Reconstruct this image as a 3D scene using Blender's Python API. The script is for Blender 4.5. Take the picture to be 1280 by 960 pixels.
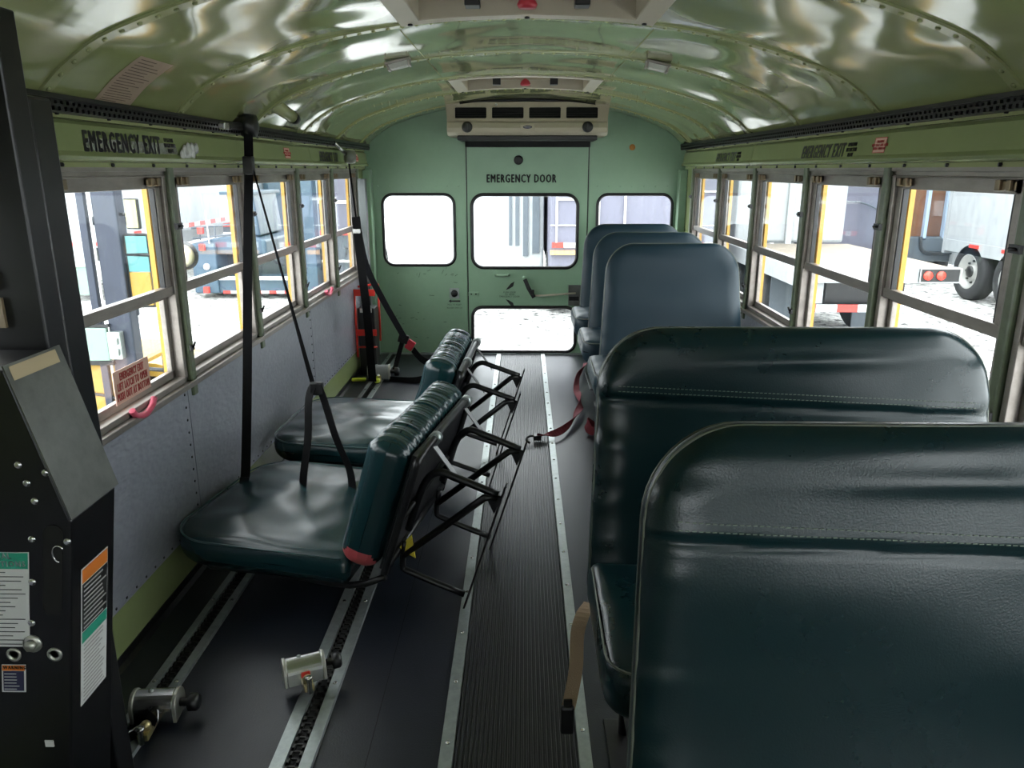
import bpy, math, random
from mathutils import Vector, Matrix, noise
random.seed(7)
PI = math.pi
S = bpy.context.scene
C = S.collection
for o in list(bpy.data.objects): bpy.data.objects.remove(o)

# ------------------------------------------------------------------ camera, sky, exposure
EYE = 1.38
th = math.atan(268/960); psi = math.atan(14/960*math.cos(th))
fw = Vector((-math.sin(psi)*math.cos(th), math.cos(psi)*math.cos(th), -math.sin(th)))
rt = Vector((math.cos(psi), math.sin(psi), 0)); up = rt.cross(fw)
cd = bpy.data.cameras.new('camera'); cam = bpy.data.objects.new('camera', cd); C.objects.link(cam)
cd.sensor_width = 36; cd.lens = 27; cd.clip_start = .02; cd.clip_end = 300
cam.matrix_world = Matrix(((rt.x, up.x, -fw.x, 0), (rt.y, up.y, -fw.y, 0), (rt.z, up.z, -fw.z, EYE), (0, 0, 0, 1)))
S.camera = cam
w = bpy.data.worlds.new('overcast_sky'); S.world = w; w.use_nodes = True
wb = w.node_tree.nodes['Background']; wb.inputs[0].default_value = (.95, .98, 1, 1); wb.inputs[1].default_value = 1.25
S.view_settings.view_transform = 'Standard'; S.view_settings.look = 'None'; S.view_settings.gamma = 1
S.view_settings.use_curve_mapping = False; S.view_settings.exposure = 2.9

# ------------------------------------------------------------------ materials
MATS = {}
def mat(name, col, rough=.5, metal=0, var=0, vscale=6, bump=0, bscale=40, coat=0, stretch=(1, 1, 1), col2=None, emit=0, spec=.5, detail=3, wave=0, wscale=1.2, dist=.01):
    if name in MATS: return MATS[name]
    m = bpy.data.materials.new(name); m.use_nodes = True; n = m.node_tree.nodes; l = m.node_tree.links
    b = n['Principled BSDF']; b.inputs['Roughness'].default_value = rough; b.inputs['Metallic'].default_value = metal
    b.inputs['Base Color'].default_value = (*col, 1); b.inputs['Specular IOR Level'].default_value = spec
    if coat: b.inputs['Coat Weight'].default_value = coat; b.inputs['Coat Roughness'].default_value = .08
    if emit: b.inputs['Emission Color'].default_value = (*col, 1); b.inputs['Emission Strength'].default_value = emit
    if var or bump or wave:
        tc = n.new('ShaderNodeNewGeometry'); mp = n.new('ShaderNodeMapping'); mp.inputs['Scale'].default_value = stretch
        l.new(tc.outputs['Position'], mp.inputs['Vector'])
    if var:
        t = n.new('ShaderNodeTexNoise'); t.inputs['Scale'].default_value = vscale; t.inputs['Detail'].default_value = 6; t.inputs['Roughness'].default_value = .65
        l.new(mp.outputs[0], t.inputs['Vector'])
        r = n.new('ShaderNodeValToRGB'); r.color_ramp.elements[0].position = .25; r.color_ramp.elements[1].position = .78
        c2 = col2 or tuple(c*(1-var) for c in col); r.color_ramp.elements[0].color = (*c2, 1); r.color_ramp.elements[1].color = (*col, 1)
        l.new(t.outputs[0], r.inputs[0]); l.new(r.outputs[0], b.inputs['Base Color'])
        rr = n.new('ShaderNodeMapRange'); rr.inputs[3].default_value = min(1, rough*1.08); rr.inputs[4].default_value = rough*.96
        l.new(t.outputs[0], rr.inputs[0]); l.new(rr.outputs[0], b.inputs['Roughness'])
    last = None
    if bump:
        t2 = n.new('ShaderNodeTexNoise'); t2.inputs['Scale'].default_value = bscale; t2.inputs['Detail'].default_value = detail
        l.new(mp.outputs[0], t2.inputs['Vector'])
        bp = n.new('ShaderNodeBump'); bp.inputs['Strength'].default_value = bump; bp.inputs['Distance'].default_value = dist
        l.new(t2.outputs[0], bp.inputs['Height']); l.new(bp.outputs[0], b.inputs['Normal']); last = bp
    if wave:
        t3 = n.new('ShaderNodeTexNoise'); t3.inputs['Scale'].default_value = wscale; t3.inputs['Detail'].default_value = 1
        l.new(mp.outputs[0], t3.inputs['Vector'])
        b3 = n.new('ShaderNodeBump'); b3.inputs['Strength'].default_value = 1; b3.inputs['Distance'].default_value = wave
        l.new(t3.outputs[0], b3.inputs['Height'])
        if last: l.new(last.outputs[0], b3.inputs['Normal'])
        l.new(b3.outputs[0], b.inputs['Normal'])
        if coat: l.new(b3.outputs[0], b.inputs['Coat Normal'])
    MATS[name] = m; return m
GREEN = (.135, .205, .09); GREENW = (.20, .34, .19)
m_ceil = mat('ceiling_enamel', (.30, .335, .145), .10, var=.12, vscale=2.5, wave=.05, wscale=1.7, coat=.5)
m_rib = mat('rib_enamel', (.31, .335, .16), .2)
m_green = mat('green_enamel', (.25, .30, .135), .26, var=.08, vscale=9)
m_back = mat('seafoam_enamel', (.25, .39, .26), .33, var=.12, vscale=7, bump=.06, bscale=50, dist=.004)
m_post = mat('post_enamel', (.13, .17, .10), .35, var=.4, vscale=30, col2=(.09, .10, .06))
m_grey = mat('quilted_grey', (.33, .34, .39), .36, .25, var=.15, vscale=8, bump=.5, bscale=28, stretch=(1, 1, 2.2), detail=1, dist=.006)
m_floor = mat('black_rubber', (.011, .0135, .020), .36, var=.3, vscale=7, bump=.2, bscale=220, dist=.002)
m_ribr = mat('ribbed_rubber', (.026, .027, .029), .36, var=.25, vscale=12)
m_alu = mat('aluminium', (.42, .46, .45), .38, .75, var=.3, vscale=40)
m_bronze = mat('window_aluminium', (.34, .30, .27), .34, .45, var=.4, vscale=26, stretch=(1, .3, 1))
m_brass = mat('brass_clip', (.20, .15, .09), .4, .6)
m_dark = mat('dark_steel', (.006, .006, .007), .36, .0, var=.3, vscale=30)
m_black = mat('black_plastic', (.003, .003, .0035), .42)
m_rubber = mat('gasket_rubber', (.005, .005, .005), .45)
m_slot = mat('slot_black', (.003, .003, .003), .8)
m_web = mat('black_webbing', (.002, .002, .0025), .7, spec=.12, bump=.4, bscale=500)
m_redw = mat('maroon_webbing', (.16, .025, .035), .6, spec=.12, bump=.3, bscale=500)
m_tanw = mat('tan_webbing', (.36, .25, .16), .7, bump=.3, bscale=500)
m_greyw = mat('grey_webbing', (.015, .015, .018), .6, spec=.2)
m_vinyl = mat('green_vinyl', (.003, .015, .0175), .27, var=.05, vscale=3, bump=.16, bscale=330, spec=.42, detail=2, dist=.0016)
m_vinyl2 = mat('blue_green_vinyl', (.006, .021, .032), .46, var=.05, vscale=5, bump=.12, bscale=330, spec=.34, detail=2, dist=.0012)
m_vinyl3 = mat('worn_green_vinyl', (.006, .028, .032), .25, var=.08, vscale=6, bump=.14, bscale=300, spec=.5, detail=2, dist=.0015)
m_pipe = mat('pale_piping', (.11, .12, .095), .45)
m_stitch = mat('thread', (.10, .13, .10), .7)
m_chrome = mat('brushed_steel', (.55, .55, .54), .25, .95)
m_red = mat('red_enamel', (.62, .03, .02), .35)
m_redp = mat('red_plastic', (.45, .03, .05), .3)
m_cream = mat('cream_plastic', (.46, .41, .31), .42, var=.1)
m_creamd = mat('beige_plastic', (.36, .31, .22), .45)
m_yel = mat('yellow_sticker', (.75, .62, .05), .5)
m_ybody = mat('bus_yellow', (.48, .26, .025), .4)
m_white = mat('white_paper', (.62, .62, .60), .5)
m_pink = mat('pink_card', (.62, .38, .30), .5)
m_tan = mat('tan_label', (.45, .36, .22), .5)
m_orange = mat('orange_print', (.62, .17, .02), .5)
m_teal = mat('teal_print', (.02, .30, .19), .5)
m_ink = mat('black_ink', (.008, .008, .008), .5)
m_redink = mat('red_ink', (.45, .03, .03), .5)
m_lens = mat('frosted_lens', (.62, .62, .58), .25, bump=.5, bscale=300)
m_gunm = mat('gunmetal_cover', (.20, .205, .185), .32, .7, var=.45, vscale=14)
m_liftb = mat('lift_black', (.0035, .0035, .0045), .34, var=.3, vscale=20)
def glass_mat(name='thin_glass', tint=(.95, .97, .97), haze=.0):
    m = bpy.data.materials.new(name); m.use_nodes = True; n = m.node_tree.nodes; l = m.node_tree.links
    for x in list(n):
        if x.type == 'BSDF_PRINCIPLED': n.remove(x)
    out = [x for x in n if x.type == 'OUTPUT_MATERIAL'][0]
    t = n.new('ShaderNodeBsdfTransparent'); t.inputs[0].default_value = (*tint, 1)
    g = n.new('ShaderNodeBsdfGlossy'); g.inputs['Roughness'].default_value = .02
    f = n.new('ShaderNodeFresnel'); f.inputs[0].default_value = 1.25
    ge0 = n.new('ShaderNodeNewGeometry'); mr0 = n.new('ShaderNodeMapRange'); mr0.inputs[3].default_value = 1.25; mr0.inputs[4].default_value = .8   # same reflectance from both faces
    l.new(ge0.outputs['Backfacing'], mr0.inputs[0]); l.new(mr0.outputs[0], f.inputs[0])
    mx = n.new('ShaderNodeMixShader'); l.new(f.outputs[0], mx.inputs[0]); l.new(t.outputs[0], mx.inputs[1]); l.new(g.outputs[0], mx.inputs[2])
    last = mx
    if haze:
        d = n.new('ShaderNodeBsdfDiffuse'); d.inputs[0].default_value = (.8, .8, .8, 1)
        no = n.new('ShaderNodeTexNoise'); no.inputs['Scale'].default_value = 60; no.inputs['Detail'].default_value = 6
        mr = n.new('ShaderNodeMapRange'); mr.inputs[1].default_value = .5; mr.inputs[2].default_value = .8; mr.inputs[4].default_value = haze
        ge = n.new('ShaderNodeNewGeometry'); mp = n.new('ShaderNodeMapping'); mp.inputs['Scale'].default_value = (1, 1, .25)
        l.new(ge.outputs['Position'], mp.inputs[0]); l.new(mp.outputs[0], no.inputs['Vector']); l.new(no.outputs[0], mr.inputs[0])
        m2 = n.new('ShaderNodeMixShader'); l.new(mr.outputs[0], m2.inputs[0]); l.new(mx.outputs[0], m2.inputs[1]); l.new(d.outputs[0], m2.inputs[2]); last = m2
    l.new(last.outputs[0], out.inputs[0]); MATS[name] = m; return m
m_glass = glass_mat(haze=.10)

# ------------------------------------------------------------------ mesh builder
class MB:
    def __init__(s): s.v = []; s.f = []; s.sm = []
    def add(s, vs, fs, smooth=False):
        b = len(s.v); s.v += [Vector(x) for x in vs]
        for f in fs: s.f.append(tuple(b+i for i in f)); s.sm.append(smooth)
        return s
    def box(s, x0, x1, y0, y1, z0, z1, M=None):
        vs = [Vector((x, y, z)) for x in (x0, x1) for y in (y0, y1) for z in (z0, z1)]
        if M: vs = [M @ q for q in vs]
        return s.add(vs, [(0, 1, 3, 2), (4, 6, 7, 5), (0, 4, 5, 1), (2, 3, 7, 6), (0, 2, 6, 4), (1, 5, 7, 3)])
    def tube(s, pts, r, n=8, closed=False, caps=True):
        pts = [Vector(p) for p in pts]; N = len(pts); rings = []
        if not hasattr(r, '__len__'): r = [r]*N
        nrm = None
        for i, p in enumerate(pts):
            a = pts[i-1] if (i > 0 or closed) else p; b = pts[(i+1) % N] if (i < N-1 or closed) else p
            t = (b-a)
            if t.length < 1e-9: t = Vector((0, 0, 1))
            t.normalize()
            if nrm is None:
                nrm = t.orthogonal().normalized()
            nrm = (nrm-t*nrm.dot(t)); nrm = nrm.normalized() if nrm.length > 1e-6 else t.orthogonal().normalized()
            bn = t.cross(nrm)
            rings.append([p+(nrm*math.cos(2*PI*k/n)+bn*math.sin(2*PI*k/n))*r[i] for k in range(n)])
        vs = [q for g in rings for q in g]; fs = []
        for i in range(N if closed else N-1):
            j = (i+1) % N
            for k in range(n): fs.append((i*n+k, i*n+(k+1) % n, j*n+(k+1) % n, j*n+k))
        s.add(vs, fs, True)
        if caps and not closed:
            b = len(s.v)-len(vs)
            s.f.append(tuple(b+k for k in range(n))[::-1]); s.sm.append(False)
            s.f.append(tuple(b+(N-1)*n+k for k in range(n))); s.sm.append(False)
        return s
    def cyl(s, p0, p1, r, n=16, r2=None): return s.tube([p0, p1], [r, r if r2 is None else r2], n)
    def lathe(s, prof, c=(0, 0, 0), axis='Z', n=20):
        # prof: (radius, height)
        vs = []; c = Vector(c)
        for (r, h) in prof:
            for k in range(n):
                a = 2*PI*k/n; p = (r*math.cos(a), r*math.sin(a), h)
                p = {'Z': p, 'X': (p[2], p[0], p[1]), 'Y': (p[0], p[2], p[1])}[axis]
                vs.append(c+Vector(p))
        fs = [(i*n+k, i*n+(k+1) % n, (i+1)*n+(k+1) % n, (i+1)*n+k) for i in range(len(prof)-1) for k in range(n)]
        fs.append(tuple(range(n))[::-1]); fs.append(tuple((len(prof)-1)*n+k for k in range(n)))
        return s.add(vs, fs, True)
    def ext(s, poly, a, b, axis='Y', smooth=False):
        # polygon in the two other axes, extruded from a to b
        def pt(u, w, t): return {'Y': (u, t, w), 'X': (t, u, w), 'Z': (u, w, t)}[axis]
        n = len(poly); vs = [pt(u, w, a) for u, w in poly]+[pt(u, w, b) for u, w in poly]
        s.add(vs, [(k, (k+1) % n, n+(k+1) % n, n+k) for k in range(n)], smooth)
        base = len(s.v)-2*n
        s.f.append(tuple(base+k for k in range(n))[::-1]); s.sm.append(False)
        s.f.append(tuple(base+n+k for k in range(n))); s.sm.append(False)
        return s
    def strap(s, pts, wid, th, wdir):
        # ribbon of rectangular section; wdir = a width direction, or one per point
        pts = [Vector(p) for p in pts]; N = len(pts); vs = []
        for i, p in enumerate(pts):
            t = (pts[min(i+1, N-1)]-pts[max(i-1, 0)]).normalized()
            wd = Vector(wdir[i] if hasattr(wdir[0], '__len__') else wdir); wd = (wd-t*wd.dot(t)).normalized(); nn = t.cross(wd)
            for a, b in ((-1, -1), (1, -1), (1, 1), (-1, 1)): vs.append(p+wd*a*wid/2+nn*b*th/2)
        fs = [(i*4+k, i*4+(k+1) % 4, i*4+4+(k+1) % 4, i*4+4+k) for i in range(N-1) for k in range(4)]
        fs += [(3, 2, 1, 0), tuple((N-1)*4+k for k in range(4))]
        return s.add(vs, fs)
    def xf(s, M): s.v = [M @ q for q in s.v]; return s
def base_of(p):
    while p and p.parent: p = p.parent
    return Vector(p.get('_b', (0, 0, 0))) if p else Vector((0, 0, 0))
def link(name, me, parent=None):
    o = bpy.data.objects.new(name, me); C.objects.link(o)
    if parent: o.parent = parent
    return o
def part(name, mb, m, parent=None, bevel=0, label=None, stuff=False):
    me = bpy.data.meshes.new(name); b = base_of(parent)
    me.from_pydata([tuple(q-b) for q in mb.v], [], mb.f); me.polygons.foreach_set('use_smooth', mb.sm)
    me.materials.append(m); me.update()
    o = link(name, me, parent)
    if bevel:
        md = o.modifiers.new('bevel', 'BEVEL'); md.width = bevel; md.segments = 2; md.limit_method = 'ANGLE'; md.angle_limit = .7
    if label: o['label'] = label
    if stuff: o['kind'] = 'stuff'
    return o
def thing(name, label, cat, loc=(0, 0, 0), group=None):
    o = bpy.data.objects.new(name, None); C.objects.link(o); o.location = loc; o['_b'] = tuple(loc); o.empty_display_size = .1
    o['label'] = label; o['category'] = cat
    if group: o['group'] = group
    return o
def tag(o, label, cat, group=None):
    o['label'] = label; o['category'] = cat
    if group: o['group'] = group
    return o
def struct(name, mb, m, bevel=0):
    o = part(name, mb, m, None, bevel); o['kind'] = 'structure'; return o
def sempty(name):
    o = bpy.data.objects.new(name, None); C.objects.link(o); o['kind'] = 'structure'; return o
def share(o, name, parent, loc):
    c = o.copy(); C.objects.link(c); c.name = name; c.parent = parent; c.location = loc; return c
def dup(o, parent=None):
    c = o.copy(); C.objects.link(c); c.parent = parent
    for ch in list(o.children): dup(ch, c)
    return c
def rrect(x0, x1, z0, z1, r, n=6):
    p = []
    for cx, cz, a0 in ((x1-r, z1-r, 0), (x0+r, z1-r, 90), (x0+r, z0+r, 180), (x1-r, z0+r, 270)):
        for k in range(n+1):
            a = math.radians(a0+90*k/n); p.append((cx+r*math.cos(a), cz+r*math.sin(a)))
    return p
def plate(outer, holes, y0, y1, plane='XZ'):
    # flat plate with holes through a filled 2D curve; returns an MB
    cu = bpy.data.curves.new('t', 'CURVE'); cu.dimensions = '2D'; cu.fill_mode = 'BOTH'; cu.extrude = abs(y1-y0)/2
    for poly in [outer]+holes:
        sp = cu.splines.new('POLY'); sp.points.add(len(poly)-1); sp.use_cyclic_u = True
        for q, (u, v) in zip(sp.points, poly): q.co = (u, v, 0, 1)
    o = bpy.data.objects.new('t', cu); C.objects.link(o); dg = bpy.context.evaluated_depsgraph_get()
    me = bpy.data.meshes.new_from_object(o.evaluated_get(dg)); mb = MB(); ym = (y0+y1)/2
    if plane == 'XZ': vs = [(v.co.x, ym-v.co.z, v.co.y) for v in me.vertices]
    elif plane == 'YZ': vs = [(ym+v.co.z, v.co.x, v.co.y) for v in me.vertices]
    else: vs = [(v.co.x, v.co.y, ym+v.co.z) for v in me.vertices]
    mb.add(vs, [tuple(p.vertices) for p in me.polygons])
    bpy.data.objects.remove(o); bpy.data.curves.remove(cu); bpy.data.meshes.remove(me); return mb
def text(name, body, m, parent, size, M, sx=.75, bold=.012, depth=.0006, align='CENTER', stuff=False, shear=0, fit=None, heavy=0):
    cu = bpy.data.curves.new('t', 'FONT'); cu.body = body; cu.size = 1; cu.offset = 0; cu.extrude = depth/size; cu.align_x = align; cu.align_y = 'CENTER'; cu.space_line = .9; cu.shear = shear; cu.space_character = 1.25
    cu.resolution_u = 2
    o = bpy.data.objects.new('t', cu); C.objects.link(o); dg = bpy.context.evaluated_depsgraph_get()
    me = bpy.data.meshes.new_from_object(o.evaluated_get(dg)); mb = MB()
    if fit:
        xs = [v.co.x for v in me.vertices]; ys = [v.co.y for v in me.vertices]; sx = fit[0]/(max(xs)-min(xs))/size; cxm = (max(xs)+min(xs))/2; cym = (max(ys)+min(ys))/2
        sy = fit[1]/(max(ys)-min(ys))
        M2 = M @ Matrix.Diagonal((size*sx, sy, size, 1)) @ Matrix.Translation((-cxm, -cym, 0))
    else: M2 = M @ Matrix.Diagonal((size*sx, size, size, 1))
    hv = heavy or bold*size*.7
    for k, k2 in ((0, 0), (-1, 0), (1, 0), (0, .6), (0, -.6)):
        mb.add([M2 @ v.co+M.col[0].xyz*hv*k+M.col[1].xyz*hv*k2 for v in me.vertices], [tuple(p.vertices) for p in me.polygons])
    bpy.data.objects.remove(o); bpy.data.curves.remove(cu); bpy.data.meshes.remove(me)
    return part(name, mb, m, parent)
def frame_m(o, x, z):  # text frame: x = reading direction, z = up
    x = Vector(x).normalized(); z = Vector(z); z = (z-x*z.dot(x)).normalized(); n = x.cross(z)
    return Matrix(((x.x, z.x, n.x, o[0]), (x.y, z.y, n.y, o[1]), (x.z, z.z, n.z, o[2]), (0, 0, 0, 1)))
def smoothpath(pts, k=6):
    P = [Vector(p) for p in pts]; out = []
    for i in range(len(P)-1):
        a, b, c, d = P[max(i-1, 0)], P[i], P[i+1], P[min(i+2, len(P)-1)]
        for j in range(k):
            t = j/k; out.append(.5*((2*b)+(c-a)*t+(2*a-5*b+4*c-d)*t*t+(3*b-a-3*c+d)*t**3))
    return out+[P[-1]]

# ================================================================== THE BUS SHELL
YB = 5.80; YF = -3.0; XL = -1.155; XR = 1.175; CX = .01
PIT = .73; P0 = 1.84
prof0 = [(-1.165, 1.46), (-1.160, 1.52), (-1.12, 1.565), (-1.05, 1.625), (-.93, 1.69), (-.65, 1.775), (-.31, 1.828), (0, 1.842)]
half = smoothpath([(x, 0, z) for x, z in prof0], 5)
PROF = [(p.x+CX, p.z) for p in half]+[(-p.x+CX, p.z) for p in half[-2::-1]]
def roof_z(x):
    for (a, za), (b, zb) in zip(PROF, PROF[1:]):
        if a <= x <= b and b > a: return za+(zb-za)*(x-a)/(b-a)
    return 1.5
def roof_n(i):
    a = PROF[max(i-1, 0)]; b = PROF[min(i+1, len(PROF)-1)]; t = Vector((b[0]-a[0], 0, b[1]-a[1])).normalized(); return Vector((t.z, 0, -t.x))  # inward (down)

# floor
FL = struct('floor', MB().box(XL-.05, XR+.05, YF, YB+.05, -.08, 0), m_floor)
rb = MB(); rp = [(-.164, .001)]; nr = 26; wx = .300/nr
for i in range(nr):
    x = -.163+i*wx; rp += [(x+.002, .003), (x+.004, .0085), (x+wx-.0045, .0085), (x+wx-.0025, .003)]
rp += [(.139, .001)]
rb.ext(rp, YF, YB-.005, 'Y'); part('rubber_runner', rb, m_ribr, FL, label='ribbed black rubber runner down the aisle')
sc = MB().lathe([(.0065, 0), (.006, .002), (.0035, .0032), (.0005, .0036)], n=10)
screw0 = None
def strip(x0, x1, z0, z1, ya, yb, step, off, parent=FL, name='metal_strip', m=m_alu):
    global screw0
    st = part(name, MB().ext([(x0, z0), (x0+.002, z1), (x1-.002, z1), (x1, z0)], ya, yb), m, parent)
    y = ya+off
    while y < yb:
        if y > .9:
            if screw0 is None: screw0 = part('screw', sc, m_chrome, st); s = screw0
            else: s = share(screw0, 'screw', st, (0, 0, 0))
            s.location = ((x0+x1)/2, y, z1)
        y += step
    return st
strip(-.200, -.164, 0, .0095, YF, YB-.01, .236, .11)
strip(.139, .173, 0, .0095, YF, YB-.01, .236, .16)
for x0, x1, x2, x3 in ((-1.032, -1.007, -.972, -.944), (-.602, -.566, -.532, -.499)):
    strip(x0, x1, 0, .010, YF, YB-.01, .42, .2); strip(x2, x3, 0, .010, YF, YB-.01, .42, .2)
    tr = MB().box(x1, x2, YF, YB-.01, 0, .0012); part('floor_track', tr, m_slot, FL)
    tk = MB(); y = .95
    while y < YB-.05:
        tk.box(x1+.002, x1+.008, y, y+.012, .001, .008); tk.box(x2-.008, x2-.002, y, y+.012, .001, .008)
        tk.box(x1+.010, x2-.010, y+.014, y+.018, .001, .005); y += .025
    part('track_teeth', tk, mat('track_steel', (.05, .048, .045), .4, .6, var=.5, vscale=60), FL, stuff=True)
part('floor_seam', MB().box(.60, .603, YF, YB-.01, 0, .001).box(-.375, -.3735, YF, YB-.01, 0, .001), m_slot, FL)

# side walls -------------------------------------------------------
def side(sgn, X, nm):
    # sgn -1 left, +1 right; X inner plane
    def bx(mb, a, b, y0, y1, z0, z1):      # a,b depth outward from the inner plane
        xa, xb = X+sgn*a, X+sgn*b
        return mb.box(min(xa, xb), max(xa, xb), y0, y1, z0, z1)
    W = MB(); bx(W, 0, .07, YF, YB, -.08, .665); bx(W, .005, .07, YF, YB, 1.40, 1.60)
    bx(W, .0, .07, P0+PIT*5+.03, YB, .665, 1.42); bx(W, .0, .07, YF, P0-PIT*(4 if sgn > 0 else 1)-.02, .665, 1.42)  # unseen front of the left side kept windowless to cut light
    wall = struct('wall_'+nm, W, m_green)
    # panels
    for (a, b) in ((-1.2, .93), (.932, 2.52), (2.523, 4.11), (4.113, 5.74)):
        pn = part('panel', bx(MB(), -.004, 0, a, b-.002, .165, .655), m_grey, wall)
        rv = MB(); y = b-.025; z = .19
        while z < .66:
            if b > 2: rv.lathe([(.005, 0), (.004, .002), (.001, .003)], (X-sgn*.004, y, z), 'X', 6) if sgn < 0 else rv.lathe([(.005, 0), (.004, -.002), (.001, -.003)], (X-sgn*.004, y, z), 'X', 6)
            z += .045
        yy = max(a, .95)
        while yy < b:
            rv.box(X-.006 if sgn > 0 else X+.003, X-.003 if sgn > 0 else X+.006, yy, yy+.006, .175, .181); yy += .06
        part('rivets', rv, m_dark, pn, stuff=True)
    # sill
    part('sill', bx(MB(), -.018, .03, YF, P0+PIT*5+.03, .655, .675), m_bronze, wall, bevel=.003)
    # cove at the floor
    cv = MB(); s = sgn
    cv.ext([(X-s*.02, .0), (X, .0), (X, .03), (X-s*.004, .03), (X-s*.006, .008)], YF, YB-.02); part('cove_strip', cv, m_dark, wall)
    # posts between windows
    for k in range(-6 if sgn > 0 else -1, 6):
        y = P0+PIT*k
        if y > 0:
            po = part('post', bx(MB(), -.014, .03, y-.019, y+.019, .62 if k > -1 else .67, 1.40), m_post, wall, bevel=.006)
            part('post_clip', bx(MB(), -.022, -.012, y-.021, y+.021, 1.19, 1.21).tube([(X-sgn*.02, y-.012, 1.2), (X-sgn*.026, y+.012, 1.2)], .004, 6), m_dark, po)
            part('hinge_tab', bx(MB(), -.020, -.012, y-.016, y+.012, .78, .80).tube([(X-sgn*.022, y-.004, .79), (X-sgn*.030, y-.004, .81)], .004, 6), m_dark, po)
        else: part('post', bx(MB(), -.014, .03, y-.019, y+.019, .67, 1.40), m_post, wall)
    # windows
    first = None
    for k in range(-4 if sgn > 0 else -1, 5):
        a = P0+PIT*k; b = a+PIT
        num = (k+2) if sgn < 0 else (k+20)
        if first is None:
            G = sempty('window_%d' % (num if k > -2 else num+30)); y0, y1 = a+.022, b-.022
            fr = MB(); bx(fr, .0, .045, y0, y0+.022, .675, 1.40); bx(fr, .0, .045, y1-.022, y1, .675, 1.40); bx(fr, .0, .045, y0, y1, 1.362, 1.40); bx(fr, .0, .05, y0, y1, .675, .695)
            bx(fr, -.006, .0, y0, y1, 1.374, 1.398); bx(fr, -.004, .0, y0, y1, 1.357, 1.362)
            part('window_frame', fr, m_bronze, G, bevel=.002)
            us = MB(); u0, u1 = y0+.024, y1-.024
            bx(us, .010, .030, u0, u0+.034, .985, 1.36); bx(us, .010, .030, u1-.034, u1, .985, 1.36); bx(us, .010, .030, u0, u1, 1.322, 1.362); bx(us, .006, .032, u0, u1, .978, 1.008)
            uo = part('upper_sash', us, m_bronze, G, bevel=.002)
            part('pane', bx(MB(), .018, .022, u0+.03, u1-.03, 1.0, 1.33), m_glass, uo)
            part('seal', bx(bx(MB(), .012, .028, u0+.034, u0+.042, 1.008, 1.322), .012, .028, u1-.042, u1-.034, 1.008, 1.322), m_rubber, uo)
            ls = MB(); bx(ls, .032, .05, u0-.008, u0+.020, .695, .985); bx(ls, .032, .05, u1-.020, u1+.008, .695, .985); bx(ls, .032, .05, u0, u1, .695, .722); bx(ls, .032, .05, u0, u1, .965, .99)
            lo = part('lower_sash', ls, m_bronze, G, bevel=.002)
            part('pane', bx(MB(), .039, .043, u0+.015, u1-.015, .715, .97), m_glass, lo)
            for yc in (y0+.085, y1-.085):
                cl = MB(); bx(cl, -.012, .004, yc-.035, yc-.020, 1.330, 1.356); bx(cl, -.012, .004, yc+.008, yc+.028, 1.330, 1.356); bx(cl, -.004, .003, yc-.045, yc+.04, 1.333, 1.353)
                part('sash_clip', cl, m_brass, G, bevel=.002)
            oj = MB(); bx(oj, .052, .068, y1-.027, y1+.02, .69, 1.34)
            part('outer_jamb', oj, m_ybody, G)
            first = G; firstk = k
        else:
            G = dup(first); G.name = 'window_%d' % (num if k > -2 else num+30); G.location = (0, PIT*(k-firstk), 0)
    # light duct with lettering
    for (ya, yb) in ((YF, 4.19 if sgn < 0 else 4.0), ((4.194 if sgn < 0 else 4.004), 5.70)):
        q = [(.03, 1.503), (-.020, 1.500), (-.030, 1.490), (-.040, 1.425), (-.050, 1.413), (-.046, 1.404), (-.02, 1.400), (.03, 1.398)]
        poly = [(X+sgn*a, z) for a, z in q]
        part('light_duct', MB().ext(poly, ya, yb), m_green, wall, bevel=.002)
    part('duct_flange', bx(bx(MB(), -.022, .0, YF, 5.70, 1.503, 1.512), -.016, .01, YF, 5.72, 1.386, 1.399), m_rib, wall)
    ds = MB(); y = .98
    while y < 5.6:
        for a, z in ((.024, 1.5125), (.018, 1.392)):
            ds.lathe([(.006, -.004), (.006, .003), (.003, .005), (.0005, .006)], (X-sgn*a, y, z), 'Z' if z > 1.5 else 'X', 6)
        y += PIT/3
    part('duct_screws', ds, m_dark, wall, stuff=True)
    return wall
WL = side(-1, XL, 'left'); WR = side(1, XR, 'right')

# overhead perforated rails
def rail(sgn, X, label):
    t = thing('overhead_rail', label, 'rail', (X-sgn*.03, 2.5, 1.53), 'slotted black rails under the ceiling curve')
    xa, xb = sorted((X-sgn*.012, X-sgn*.052))
    part('rail_body', MB().ext([(xa, 1.513), (xb, 1.513), (xb, 1.531), (xb-.004 if sgn < 0 else xb, 1.553), (xa if sgn < 0 else xa+.004, 1.553)], -1.0, 5.74), m_dark, t, bevel=.002)
    xs = X-sgn*.052; te = MB(); y = .95
    while y < 5.7:
        a, b = sorted((xs, xs-sgn*.006))
        te.box(a, b, y, y+.010, 1.515, 1.524); te.box(a, b, y+.012, y+.022, 1.530, 1.537); y += .0254
    te.box(*sorted((xs, xs-sgn*.004)), -1, 5.74, 1.524, 1.530); te.box(*sorted((xs, xs-sgn*.005)), -1, 5.74, 1.542, 1.553)
    part('slot_teeth', te, mat('rail_edge', (.012, .012, .012), .35, .2), t, stuff=True)
    return t
rail(-1, XL, 'slotted black rail high on the left wall, carrying the strap reels')
rail(1, XR, 'slotted black rail high on the right wall, nothing hanging from it')

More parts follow.
